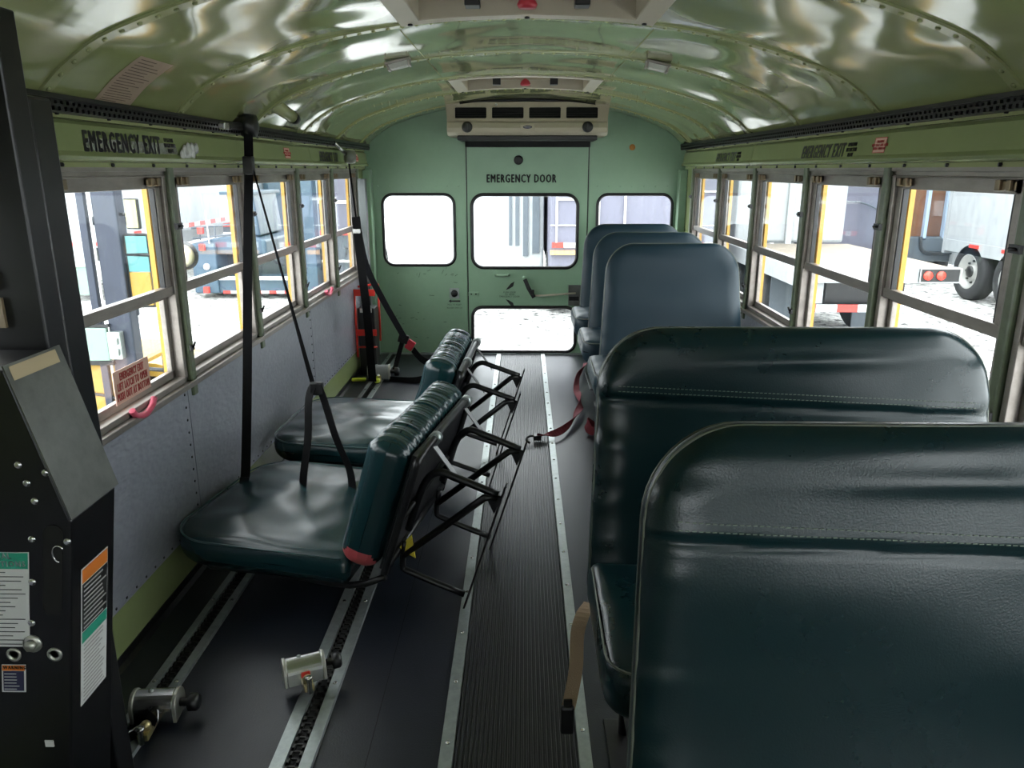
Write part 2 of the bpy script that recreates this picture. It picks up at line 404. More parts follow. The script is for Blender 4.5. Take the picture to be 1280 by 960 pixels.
# ceiling ----------------------------------------------------------
RIBS = [P0+.05+PIT*k for k in range(-6, 6)]
RIBS[-1] = 5.52
edges = [YF]+RIBS+[YB]
H1 = (1.965, 2.585); H2 = (4.135, 4.735); HW = .355
def sheet(mb, y0, y1, off, x0=None, x1=None, ny=4, thick=.004):
    idx = [i for i, (x, z) in enumerate(PROF) if (x0 is None or x >= x0-1e-6) and (x1 is None or x <= x1+1e-6)]
    rows = []
    for j in range(ny+1):
        y = y0+(y1-y0)*j/ny; rows.append([Vector((PROF[i][0], y, PROF[i][1]))-roof_n(i)*off for i in idx])
    n = len(idx); vs = [q for r in rows for q in r]; vs2 = [q-roof_n(idx[k % n])*thick for k, q in enumerate(vs)]
    fs = [(j*n+k, j*n+k+1, (j+1)*n+k+1, (j+1)*n+k) for j in range(ny) for k in range(n-1)]
    N = len(vs); mb.add(vs+vs2, [f for f in fs]+[tuple(N+i for i in f)[::-1] for f in fs], True)
    # side walls
    b = len(mb.v)-2*N
    def e(i, j): mb.add([mb.v[b+i], mb.v[b+j], mb.v[b+N+j], mb.v[b+N+i]], [(0, 1, 2, 3)])
    for k in range(n-1): e(k, k+1); e(ny*n+k+1, ny*n+k)
    for j in range(ny): e((j+1)*n, j*n); e(j*n+n-1, (j+1)*n+n-1)
    return mb
shell = MB()
for (x, z), (x2, z2) in zip(PROF, PROF[1:]):
    pass
CE = struct('ceiling', sheet(MB(), YF, YB+.1, .10, thick=.02, ny=1), m_dark)
xs_in = [x for x, z in PROF]
def near_x(v): return min(xs_in, key=lambda x: abs(x-v))
hx0, hx1 = near_x(-HW+CX), near_x(HW+CX)
for a, b in zip(edges, edges[1:]):
    if b-a < .01: continue
    hatch = None
    for h in (H1, H2):
        if a < h[0] < b: hatch = h
    mb = MB(); fine = a > 1
    if not hatch: sheet(mb, a, b, 0, ny=4)
    else:
        sheet(mb, a, hatch[0]+.02, 0, ny=1); sheet(mb, hatch[1]-.02, b, 0, ny=1)
        sheet(mb, hatch[0]+.02, hatch[1]-.02, 0, x1=hx0, ny=3); sheet(mb, hatch[0]+.02, hatch[1]-.02, 0, x0=hx1, ny=3)
    part('roof_panel', mb, m_ceil, CE)
for y in RIBS:
    rs = part('rib_strip', sheet(MB(), y-.021, y+.021, -.006, ny=1, thick=.006), m_rib, CE)
    if y < 1.5: continue
    rv = MB(); L = 0; nxt = .03
    for i in range(len(PROF)-1):
        A_, B_ = Vector((PROF[i][0], y, PROF[i][1])), Vector((PROF[i+1][0], y, PROF[i+1][1])); d = (B_-A_).length
        while nxt < L+d:
            n = roof_n(i); c = A_.lerp(B_, (nxt-L)/d)+n*.007; q = n.to_track_quat('Z', 'Y').to_matrix().to_4x4(); q.translation = c
            t = MB().lathe([(.0070, -.002), (.0062, .002), (.0035, .0038), (.0005, .0045)], n=8).xf(q); rv.add(t.v, t.f, True); nxt += .046
        L += d
    part('rivets', rv, m_rib, rs, stuff=True)
# lengthwise joints of the centre panels
for sx in (-.40, .42):
    part('roof_seam', MB().tube([(sx, y, roof_z(sx)-.001) for y in (2.7, 3.3, 4.0, 5.5)], .0015, 6), m_rib, CE)

# roof hatches
def hatch(y0, y1, label):
    t = thing('roof_hatch', label, 'roof hatch', (CX, (y0+y1)/2, 1.84), 'cream roof hatches')
    w = HW+.035; zr = roof_z(CX)
    def zz(x): return roof_z(x)-.010
    N = 14
    rim = MB()
    def seg(xa, xb, ya, yb, n=N):
        for i in range(n):
            x0 = xa+(xb-xa)*i/n; x1 = xa+(xb-xa)*(i+1)/n
            rim.add([(x0, ya, zz(x0)), (x1, ya, zz(x1)), (x1, yb, zz(x1)), (x0, yb, zz(x0)), (x0, ya, zz(x0)+.014), (x1, ya, zz(x1)+.014), (x1, yb, zz(x1)+.014), (x0, yb, zz(x0)+.014)],
                    [(0, 1, 2, 3), (7, 6, 5, 4), (0, 4, 5, 1), (2, 6, 7, 3), (1, 5, 6, 2), (0, 3, 7, 4)])
    seg(CX-w, CX+w, y0-.015, y0+.045); seg(CX-w, CX+w, y1-.045, y1+.015)
    seg(CX-w, CX-w+.06, y0+.045, y1-.045, 2); seg(CX+w-.06, CX+w, y0+.045, y1-.045, 2)
    part('rim', rim, m_cream, t)
    sr = MB()
    for x in (CX-w+.03, CX, CX+w-.03):
        for y in (y1-.012,): sr.lathe([(.008, -.004), (.008, .001), (.001, .004)], (x, y, zz(x)-.002), 'Z', 8)
    part('rim_screws', sr, m_dark, t, stuff=True)
    r0 = w-.06; wl = MB()
    def wall(xa, ya, xb, yb, n=8):
        for i in range(n):
            x0 = xa+(xb-xa)*i/n; x1 = xa+(xb-xa)*(i+1)/n; Y0 = ya+(yb-ya)*i/n; Y1 = ya+(yb-ya)*(i+1)/n
            o_ = Vector((Y1-Y0, -(x1-x0), 0)).normalized()*.008
            q4 = [Vector((x0, Y0, zz(x0)+.002)), Vector((x1, Y1, zz(x1)+.002)), Vector((x1, Y1, zr+.056)), Vector((x0, Y0, zr+.056))]
            q4 = [v-o_*.25 for v in q4]; wl.add(q4+[v+o_ for v in q4], [(0, 1, 2, 3), (7, 6, 5, 4), (0, 4, 5, 1), (2, 6, 7, 3), (1, 5, 6, 2), (0, 3, 7, 4)])
    wall(CX-r0, y0+.045, CX+r0, y0+.045); wall(CX+r0, y0+.045, CX+r0, y1-.045); wall(CX+r0, y1-.045, CX-r0, y1-.045); wall(CX-r0, y1-.045, CX-r0, y0+.045)
    part('well', wl, m_cream, t)
    part('lid', MB().box(CX-r0-.005, CX+r0+.005, y0+.03, y1-.03, zr+.055, zr+.065), m_creamd, t)
    for x in (CX-.16, CX+.16):
        s = 1 if x > CX else -1
        part('bracket', MB().box(x-.022, x+.022, y1-.16, y1-.10, zr-.005, zr+.055).box(min(x, x+s*.07), max(x, x+s*.07), y1-.15, y1-.11, zr+.03, zr+.055), m_black, t, bevel=.003)
    part('cross_bar', MB().box(CX-.16, CX+.16, y1-.142, y1-.122, zr+.022, zr+.036), m_creamd, t)
    part('release_knob', MB().lathe([(.026, -.01), (.03, .0), (.024, .012), (.01, .03)], (CX, y1-.13, zr+.002), 'Z', 16), m_redp, t, label='small dark red release knob')
hatch(*H1, 'large cream roof hatch at the top edge of the picture, nearest')
hatch(*H2, 'cream roof hatch just in front of the rear air conditioner, smaller looking')

# dome lights
def dome(x, y, label, tilt=0):
    z = roof_z(x)-.006; t = thing('dome_light', label, 'lamp', (x, y, z), 'small ceiling lamps')
    part('lamp_base', MB().box(x-.062, x+.062, y-.035, y+.035, z-.008, z+.004), m_bronze, t, bevel=.003)
    part('lamp_lens', MB().ext([(x-.05, z-.006), (x+.05, z-.006), (x+.042, z-.034), (x-.042, z-.034)], y-.028, y+.030), m_lens, t, bevel=.004)
    part('lamp_bezel', MB().box(x-.056, x-.048, y-.032, y+.034, z-.036, z-.004).box(x+.048, x+.056, y-.032, y+.034, z-.036, z-.004).box(x-.056, x+.056, y+.028, y+.036, z-.03, z-.004), m_bronze, t)
    return t
dl = dome(-.50, 3.28, 'small dull metal dome lamp on the ceiling left of centre')
dl.rotation_euler = (0, -.22, 0); dl.scale = (.82, .82, .8)
dl = dome(.54, 3.33, 'small clear-lensed dome lamp on the ceiling right of centre')
dl.rotation_euler = (0, .22, 0); dl.scale = (.82, .82, .8)
t = thing('reading_lamp', 'green tubular swivel lamp on the left ceiling curve above the strap reel', 'lamp', (-1.04, 3.38, 1.63))
part('lamp_bracket', MB().box(-1.075, -1.045, 3.34, 3.37, 1.60, 1.66), m_rib, t, bevel=.003)
part('lamp_tube', MB().cyl((-1.055, 3.32, 1.66), (-1.00, 3.50, 1.60), .030, 16, .026), m_rib, t)
part('lamp_cap', MB().cyl((-1.00, 3.50, 1.60), (-.992, 3.535, 1.588), .029, 16, .020), m_black, t)
part('lamp_glass', MB().cyl((-.994, 3.53, 1.59), (-.990, 3.542, 1.585), .014, 12), m_lens, t)

# ================================================================== BACK WALL
DX0, DX1, DZ = -.418, .480, 1.56
roofpoly = [(x, z+.03) for x, z in PROF]
outer = [(DX0, 0)]+[(XL-.03, 0)]+[(XL-.03, 1.46)]+roofpoly+[(XR+.03, 1.46), (XR+.03, 0), (DX1, 0), (DX1, DZ), (DX0, DZ)]
wl_h = rrect(-1.037, -.508, .687, 1.205, .075); wr_h = rrect(.548, 1.095, .687, 1.205, .075)
WB = struct('wall_back', plate(outer, [wl_h, wr_h], YB, YB+.05), m_back)
# lapped upper skins
def gasket(name, x0, x1, z0, z1, r, y, parent, rad=.011):
    return part(name, MB().tube([(a, y, b) for a, b in rrect(x0, x1, z0, z1, r, 8)], rad, 8, closed=True), m_rubber, parent)
skins = [plate([(XL+.03, 1.245), (XL+.005, 1.46)]+[(x, z-.004) for x, z in PROF if z > 1.5 and x < DX0-.03]+[(DX0-.03, roof_z(DX0-.03)-.004), (DX0-.03, 1.245)], [], YB-.005, YB),
         plate([(DX1+.03, 1.245), (DX1+.03, roof_z(DX1+.03)-.004)]+[(x, z-.004) for x, z in PROF if z > 1.5 and x > DX1+.03]+[(XR-.005, 1.46), (XR-.03, 1.245)], [], YB-.005, YB)]
for s_ in skins: part('panel', s_, m_back, WB)
rv = MB()
for x in [XL+.09+i*.085 for i in range(8)]+[DX1+.06+i*.085 for i in range(8)]:
    rv.lathe([(.006, .001), (.005, -.003), (.001, -.004)], (x, YB-.005, 1.262), 'Y', 8)
for z in [.1+.12*i for i in range(11)]:
    for x in (DX0-.02, DX1+.022): rv.lathe([(.005, .001), (.004, -.002), (.001, -.003)], (x, YB, z), 'Y', 8)
part('rivets', rv, m_back, WB, stuff=True)
part('door_jamb', MB().box(DX0-.001, DX0+.010, YB+.006, YB+.06, 0, DZ).box(DX1-.010, DX1+.001, YB+.006, YB+.06, 0, DZ).box(DX0, DX1, YB-.004, YB+.06, DZ-.016, DZ), m_dark, WB)
part('side_flange', MB().box(DX0-.030, DX0-.004, YB-.006, YB, 0, DZ).box(DX1+.004, DX1+.03, YB-.006, YB, 0, DZ), m_back, WB)
part('sill_strip', MB().box(XL, XR, YB-.02, YB, 0, .012), m_alu, WB)
part('corner_post', MB().box(XL, XL+.055, YB-.10, YB-.005, 0, 1.38), m_back, WB, bevel=.006)
part('corner_post', MB().box(XR-.055, XR, YB-.10, YB-.005, 0, 1.38), m_back, WB, bevel=.006)
for nm, h, xs in (('window_50', wl_h, (-1.037, -.508)), ('window_51', wr_h, (.548, 1.095))):
    G = sempty(nm); gasket('gasket', xs[0], xs[1], .687, 1.205, .075, YB-.002, G)
    part('pane', MB().box(xs[0]-.01, xs[1]+.01, YB+.02, YB+.025, .68, 1.212), m_glass, G)
# emergency door
D1 = (-.378, .403, .668, 1.203); D2 = (-.383, .403, .020, .368)
dp = plate([(DX0+.008, .004), (DX0+.008, DZ-.014), (DX1-.008, DZ-.014), (DX1-.008, .004)], [rrect(*D1, .085), rrect(*D2, .075)], YB+.004, YB+.04)
DO = struct('door_1', dp, m_back)
for d, r in ((D1, .085), (D2, .075)):
    gasket('gasket', *d, r, YB+.003, DO, .013)
    part('pane', MB().box(d[0]-.01, d[1]+.01, YB+.02, YB+.025, d[2]-.01, d[3]+.01), m_glass, DO)
text('lettering', 'EMERGENCY DOOR', m_ink, DO, .076, frame_m((-.012, YB+.003, 1.318), (1, 0, 0), (0, 0, 1)), .80, .018, fit=(.505, .056), heavy=.0030)
part('buzzer', MB().lathe([(.033, .003), (.033, -.006), (.028, -.009), (.001, -.009)], (-.035, YB, 1.447), 'Y', 20), m_dark, DO, label='small round perforated buzzer')
bz = MB()
for i in range(-2, 3):
    for j in range(-2, 3):
        if i*i+j*j < 7: bz.box(-.035+i*.009-.002, -.035+i*.009+.002, YB-.0105, YB-.009, 1.447+j*.009-.002, 1.447+j*.009+.002)
part('buzzer_holes', bz, m_slot, DO, stuff=True)
part('grab_handle', MB().tube(smoothpath([(-.20, YB, .614), (-.19, YB-.03, .614), (-.12, YB-.03, .614), (-.11, YB, .614)], 4), .010, 8), m_back, DO)
hd = MB().strap([(.015, YB-.05, .590), (.045, YB-.055, .52), (.085, YB-.05, .452)], .030, .018, (1, 0, .4))
hd.box(.055, .085, YB-.07, YB-.035, .475, .51)
part('lever', hd, m_black, DO, bevel=.003, label='black emergency door lever')
part('lever_tip', MB().lathe([(.004, -.008), (.015, -.004), (.015, .008), (.004, .012)], (.010, YB-.05, .598), 'Y', 12), m_back, DO)
part('latch_rod', MB().cyl((.085, YB-.045, .462), (.40, YB-.03, .482), .0075, 8), m_cream, DO, label='pale latch rod')
part('latch_box', MB().box(.345, .475, YB-.022, YB+.004, .385, .54), m_gunm, DO, bevel=.003)
part('latch_slot', MB().box(.350, .425, YB-.026, YB-.02, .425, .455), m_slot, DO)
part('hinge', MB().box(-.412, -.335, YB-.008, YB+.004, .455, .485), m_back, DO, bevel=.002)
part('hinge_bolts', MB().lathe([(.006, 0), (.005, -.008)], (-.39, YB-.008, .47), 'Y', 8).lathe([(.006, 0), (.005, -.008)], (-.355, YB-.008, .47), 'Y', 8), m_slot, DO, stuff=True)
# curved-arrow decal with print
ar = MB()
def arrow2(cx, cz, dirn):
    y = YB+.0025; d = dirn
    ar.add([(cx-.045, y, cz), (cx-.005, y, cz+.05*d), (cx+.022, y, cz+.065*d), (cx+.012, y, cz+.028*d), (cx-.02, y, cz+.008*d)], [(0, 1, 2, 3, 4)] if d > 0 else [(4, 3, 2, 1, 0)])
arrow2(-.085, .500, 1); arrow2(-.085, .430, -1)
part('arrow_decal', ar, m_ink, DO)
text('print', 'PUSH LEVER\nTO OPEN\nEMERGENCY DOOR', m_ink, DO, .018, frame_m((-.10, YB+.003, .466), (1, 0, 0), (0, 0, 1)), .8, .01)
# socket and label on the left skin, rust spot, scratches
part('socket_plate', MB().box(-.556, -.482, YB-.004, YB, .435, .515), m_alu, WB, bevel=.002)
part('socket', MB().lathe([(.026, 0), (.026, -.01), (.019, -.018), (.001, -.012)], (-.519, YB-.003, .475), 'Y', 16), m_dark, WB)
a2 = MB(); y = YB-.0012
a2.add([(-.565, y, .415), (-.545, y, .428), (-.545, y, .420), (-.475, y, .421), (-.475, y, .409), (-.545, y, .410), (-.545, y, .402)], [(0, 6, 5, 4, 3, 2, 1)])
part('arrow_decal', a2, m_ink, WB)
text('print', 'PULL TO RESET\n\nBUZZER SWITCH', m_ink, WB, .014, frame_m((-.52, YB-.0012, .375), (1, 0, 0), (0, 0, 1)), .9, .0)
part('rust_spot', MB().lathe([(.022, 0), (.021, -.001)], (.785, YB-.005, 1.535), 'Y', 14), mat('rust', (.40, .17, .03), .7), WB)
sk = MB()
for _ in range(26):
    x = random.uniform(-1.0, -.5); z = random.choice([random.uniform(.60, .66), random.uniform(.2, .35), random.uniform(.1, .6)]); a = random.uniform(-.3, 1.5) if z > .58 else random.uniform(-.3, .3)
    l_ = random.uniform(.008, .04); dx, dz = math.cos(a)*l_, math.sin(a)*l_
    sk.add([(x, YB-.0008, z), (x+dx, YB-.0008, z+dz), (x+dx-dz*.05, YB-.0008, z+dz+.003), (x-dz*.05, YB-.0008, z+.003)], [(0, 1, 2, 3)])
part('scratches', sk, mat('scratch', (.03, .05, .03), .7), WB, stuff=True)

# unseen front end behind the camera, windshield opening kept low to dim front light
fo = [(XL-.03, 0), (XL-.03, 1.46)]+roofpoly+[(XR+.03, 1.46), (XR+.03, 0)]
WF = struct('wall_front', plate(fo, [rrect(-1.0, 1.0, .95, 1.55, .08)], YF-.05, YF), m_green)
part('windshield', MB().box(-1.01, 1.01, YF-.03, YF-.025, .94, 1.56), m_glass, WF)

# ================================================================== AIR CONDITIONER
t = thing('air_conditioner', 'beige rear air conditioner with four black louvres over the emergency door', 'air conditioner', (CX+.015, 5.6, 1.55))
x0, x1, yf = -.522, .575, 5.44
top = [(x, roof_z(x)-.012) for x in [x0+(x1-x0)*i/12 for i in range(13)]]
slots = [(-.455, -.285), (-.235, -.060), (-.022, .150), (.188, .360)]
slots = [(a+.0, b+.0) for a, b in ((-.462, -.285), (-.255, -.075), (-.045, .130), (.163, .340))]
slots = [(x0+.062+i*.249, x0+.062+i*.249+.212) for i in range(4)]
body = plate([(x0+.012, 1.690), (x0, 1.795)]+[(x, min(z, 1.815)) for x, z in top[1:-1]]+[(x1, 1.795), (x1-.012, 1.690)], [rrect(a, b, 1.712, 1.782, .008, 3) for a, b in slots], yf, yf+.02)
part('front_panel', body, m_creamd, t)
part('housing', MB().box(x0+.004, x1-.004, yf+.035, YB-.03, 1.60, 1.795), m_creamd, t, bevel=.01)
for a, b in slots:
    v = MB().box(a-.003, b+.003, yf+.02, yf+.033, 1.708, 1.786)
    for i in range(5): v.box(a, b, yf+.004, yf+.02, 1.716+i*.014, 1.719+i*.014)
    part('louvre', v, m_slot, t)
part('lower_shell', MB().ext([(yf+.1, 1.60), (yf+.01, 1.603), (yf-.022, 1.622), (yf-.026, 1.65), (yf-.012, 1.688), (yf+.1, 1.70)], x0+.008, x1-.008, 'X'), m_cream, t, bevel=.008)
for x in (x0+.145, x1-.145):
    k = part('air_knob', MB().lathe([(.036, .01), (.036, -.004), (.026, -.012), (.001, -.012)], (x, yf-.024, 1.655), 'Y', 20), m_black, t)
    part('pointer', MB().box(x-.004, x+.004, yf-.042, yf-.034, 1.635, 1.675), m_dark, k)
part('badge_plate', MB().box(CX-.03, CX+.065, yf-.028, yf-.02, 1.625, 1.672), m_cream, t, bevel=.002)
bd = part('badge', MB().lathe([(.030, 0), (.030, -.003), (.001, -.003)], (0, 0, 0), 'Y', 20).xf(Matrix.Translation((CX+.018, yf-.027, 1.654)) @ Matrix.Diagonal((1, 1, .32, 1))), mat('navy', (.02, .02, .10), .3), t)
part('badge_bar', MB().box(CX-.004, CX+.040, yf-.0315, yf-.029, 1.652, 1.656), m_white, bd)
part('under_tray', MB().box(x0+.075, x1-.075, yf+.005, YB-.03, 1.572, 1.602), m_black, t, bevel=.006)
part('header_cover', MB().box(DX0+.005, DX1-.005, YB-.10, YB-.015, 1.535, 1.575), m_slot, t)
part('roof_seal', MB().tube([(x, yf+.012, min(z, 1.83)-.0) for x, z in top[1:-1]], .010, 8), m_black, t)
for x in (x0+.05, x1-.05): part('mount_bracket', MB().box(x-.045, x+.045, yf-.01, yf+.03, 1.796, 1.812), m_creamd, t, bevel=.003)
part('screws', MB().lathe([(.009, 0), (.007, -.004)], (x0+.395*0+.34-.0, yf, 1.799), 'Y', 10).lathe([(.006, 0), (.005, -.004)], (x0+.08, yf, 1.80), 'Y', 8), m_lens, t, stuff=True)

# ================================================================== PADS AND SEATS
def sdf_rr(x, z, w, h0, h1, r, rb):
    cx = 0; cz = (h0+h1)/2; hh = (h1-h0)/2
    rr = r if z > cz else rb
    qx = abs(x)-(w-rr); qz = abs(z-cz)-(hh-rr)
    return -(min(max(qx, qz), 0)+math.hypot(max(qx, 0), max(qz, 0))-rr)
def pad(w, h0, h1, T, r, rb, re, nu=40, nv=44, disp=None, taper=0, ex=2.6, rim=None, uni=False):
    """pillow-edged slab; local x across, z up, thickness along y (front = -y)"""
    mb = MB()
    def sp(t, k=1.0): return .5-.5*math.cos(PI*t) if k else t
    rows = {}
    vs = []; cols = nu+1
    for side_ in (-1, 1):
        for j in range(nv+1):
            v = sp(j/nv); z = h0+(h1-h0)*v
            rr = r if v > .5 else rb; d = (h1-z) if v > .5 else (z-h0)
            wd = w if d >= rr else w-rr+math.sqrt(max(0, rr*rr-(rr-d)**2))
            tp = 1-taper*v
            for i in range(cols):
                x = wd*(2*(i/nu if uni and 4 < i < nu-4 else sp(i/nu) if not uni else i/nu)-1)
                dd = max(0, sdf_rr(x, z, w, h0, h1, r, rb)); q = min(dd/re, 1)
                y = side_*T/2*(max(0, 1-(1-q)**ex))**(1/ex)
                if side_ < 0 and disp: y -= disp(x, z, dd)
                elif disp: y += disp(x, z, dd)*.5
                vs.append((x*tp, y, z+(rim(x, z, dd) if rim and v > .5 else 0)))
    N = cols*(nv+1); fs = []
    for s_ in (0, 1):
        for j in range(nv):
            for i in range(nu):
                a = s_*N+j*cols+i; f = (a, a+1, a+cols+1, a+cols); fs.append(f if s_ == 0 else f[::-1])
    mb.add(vs, fs, True); return mb
def seat(name, W, label, x0, ytop, vinyl, seam, seed, group, cush_out=0, strapped=False):
    """bench seat, faces -y (towards the camera); x0 left edge, W width"""
    cxs = x0+W/2; t = thing(name, label, 'seat', (cxs, ytop-.25, 0), group)
    B = Matrix.Translation((cxs, ytop-.095, .38)) @ Matrix.Rotation(math.radians(-10.5), 4, 'X')
    Hh = .655; so = seed*7.3
    TP = .05 if seam else .11
    def disp(x, z, d):
        e = max(0, 1-d/.10); p = noise.noise(Vector((x*3+so, z*26, so)))*.006*e
        p += noise.noise(Vector((x*2.2+so, z*7, so*2)))*.010*min(1, d/.05)
        sm = .0
        if seam:
            zs = .475-.02*(x/(W/2))
            if z > zs: sm = .006
            sm -= .005*math.exp(-((z-zs+.006)/.006)**2)
            # slack folds
            sm += .006*math.exp(-((z-zs-.10-.05*x)/.016)**2)*max(0, 1-abs(x-.05)/.3)
        return p+sm*min(1, d/.02)
    bk = pad(W/2, 0, Hh, .082, .150, .03, .085, 64, 110 if seam else 50, disp, taper=TP, ex=2.3).xf(B)
    bo = part('backrest', bk, vinyl, t)
    # piping around both edges
    for yy, nm in ((-.050, 'piping'), (.050, 'piping')):
        out = rrect(-W/2+.004, W/2-.004, 0, Hh-.004, .142, 10); out = [p for p in out if p[1] > .02]
        # order: start lower right going up over the top to lower left
        out = sorted(out, key=lambda p: math.atan2(p[1]-.3, p[0]) % (2*PI) if True else 0)
        right = [p for p in out if p[0] > 0]; 
        pts = []
        up_r = [(W/2-.004, .03), (W/2-.004, .25)]
        arc = [(W/2-.004-.142+.142*math.cos(math.radians(a)), Hh-.004-.142+.142*math.sin(math.radians(a))) for a in range(0, 91, 9)]
        arc2 = [(-x, z) for x, z in arc[::-1]]
        pts = up_r+arc+arc2+[(-W/2+.004, .25), (-W/2+.004, .03)]
        pts = [B @ Vector((x*(1-TP*z/Hh), yy*.3+.002, z)) for x, z in pts]
        part(nm, MB().tube(pts, .0028, 6), m_pipe, bo)
    if seam:
        stt = MB(); n = int(W/.011)
        for i in range(n):
            x = -W/2+.05+(W-.1)*i/n; zs = .475-.02*(x/(W/2))
            for dz in (.012, .024):
                d = sdf_rr(x, zs+dz, W/2, 0, Hh, .145, .03); yy = -.041*(max(0, 1-(1-min(d/.085, 1))**2.3))**(1/2.3)-disp(x, zs+dz, d)-.0006
                stt.box(x*.965, x*.965+.006, yy-.0006, yy+.001, zs+dz-.0008, zs+dz+.0008, B)
        part('stitching', stt, m_stitch, bo, stuff=True)
    # cushion
    cw = W/2+cush_out/2; xc = cxs-cush_out/2
    CM = Matrix.Translation((xc, ytop-.10, .415)) @ Matrix.Rotation(math.radians(93), 4, 'X')
    def d2(x, z, d):
        return noise.noise(Vector((x*12+so, z*12, 3)))*.006+.012*min(1, d/.2)
    cu = pad(cw, 0, .44, .125, .07, .02, .05, 40, 30, d2, ex=3)
    M = Matrix.Translation((xc, ytop-.085, .415)) @ Matrix(((1, 0, 0, 0), (0, 0, -1, 0), (0, -1, 0, 0), (0, 0, 0, 1)))
    cu.xf(M); cu.f = [f[::-1] for f in cu.f]
    co = part('cushion', cu, vinyl, t)
    o2 = [(cw-.01, .03), (cw-.006, .36)]+[(cw-.006-.066+.066*math.cos(math.radians(a)), .434-.066+.066*math.sin(math.radians(a))) for a in range(0, 91, 15)]
    o2 = o2+[(-x, z) for x, z in o2[::-1]]
    part('piping', MB().tube([M @ Vector((x, -.052, z)) for x, z in o2], .0028, 6), m_pipe, co)
    # frame
    ya, yb = ytop-.12, ytop-.47
    fr = MB(); xa, xb = x0+.06, x0+W-.03
    fr.tube([(xa, ya, .33), (xb, ya, .33), (xb, yb, .33), (xa, yb, .33)], .0125, 8, closed=True)
    part('seat_frame', fr, m_dark, t)
    for yy in (ya, yb):
        part('leg', MB().cyl((xa+.04, yy, .33), (xa+.04, yy, .006), .0125, 10), m_dark, t)
    part('foot', MB().box(xa-.005, xa+.085, yb-.05, ya+.05, .001, .007), m_dark, t, bevel=.002)
    part('foot_brace', MB().cyl((xa+.04, ya, .10), (xa+.04, yb, .10), .010, 8), m_dark, t)
    part('wall_bracket', MB().box(XR-.035, XR-.005, yb, ya, .30, .345), m_dark, t)
    return t
G_R = 'green vinyl bench seats along the right wall'
seat('bench_seat', .96, 'dark green bench seat nearest the camera, its stitched back filling the bottom right corner', .158, 1.05, m_vinyl, True, 1, G_R)
seat('bench_seat', .955, 'dark green bench seat second from the camera, stitched back, tan belt beside it', .158, 1.76, m_vinyl, True, 2, G_R)
seat('bench_seat', .735, 'smooth blue-green bench seat third from the camera, just past the empty floor space', .385, 3.90, m_vinyl2, False, 3, G_R, .055)
seat('bench_seat', .735, 'blue-green bench seat fourth from the camera, between the third seat and the rearmost', .385, 4.61, m_vinyl2, False, 4, G_R, .055)
seat('bench_seat', .735, 'blue-green bench seat rearmost in the row, next to the emergency door', .385, 5.32, m_vinyl2, False, 5, G_R, .055)

# tan belt by the second seat
t = thing('lap_belt', 'tan lap belt with black buckle hanging by the aisle side of the second seat', 'seat belt', (.13, 1.6, .1))
part('webbing', MB().strap(smoothpath([(.160, 1.60, .40), (.142, 1.575, .385), (.130, 1.565, .34), (.128, 1.555, .26), (.118, 1.54, .20), (.110, 1.53, .165)], 4), .032, .002, (1, -.1, .3)), m_tanw, t)
part('buckle', MB().box(-.016, .016, -.008, .008, -.075, .0).xf(Matrix.Translation((.108, 1.525, .175))), m_black, t, bevel=.006)
part('buckle_tongue', MB().box(-.010, .010, -.003, .003, -.01, .02).xf(Matrix.Translation((.109, 1.527, .170))), m_black, t)

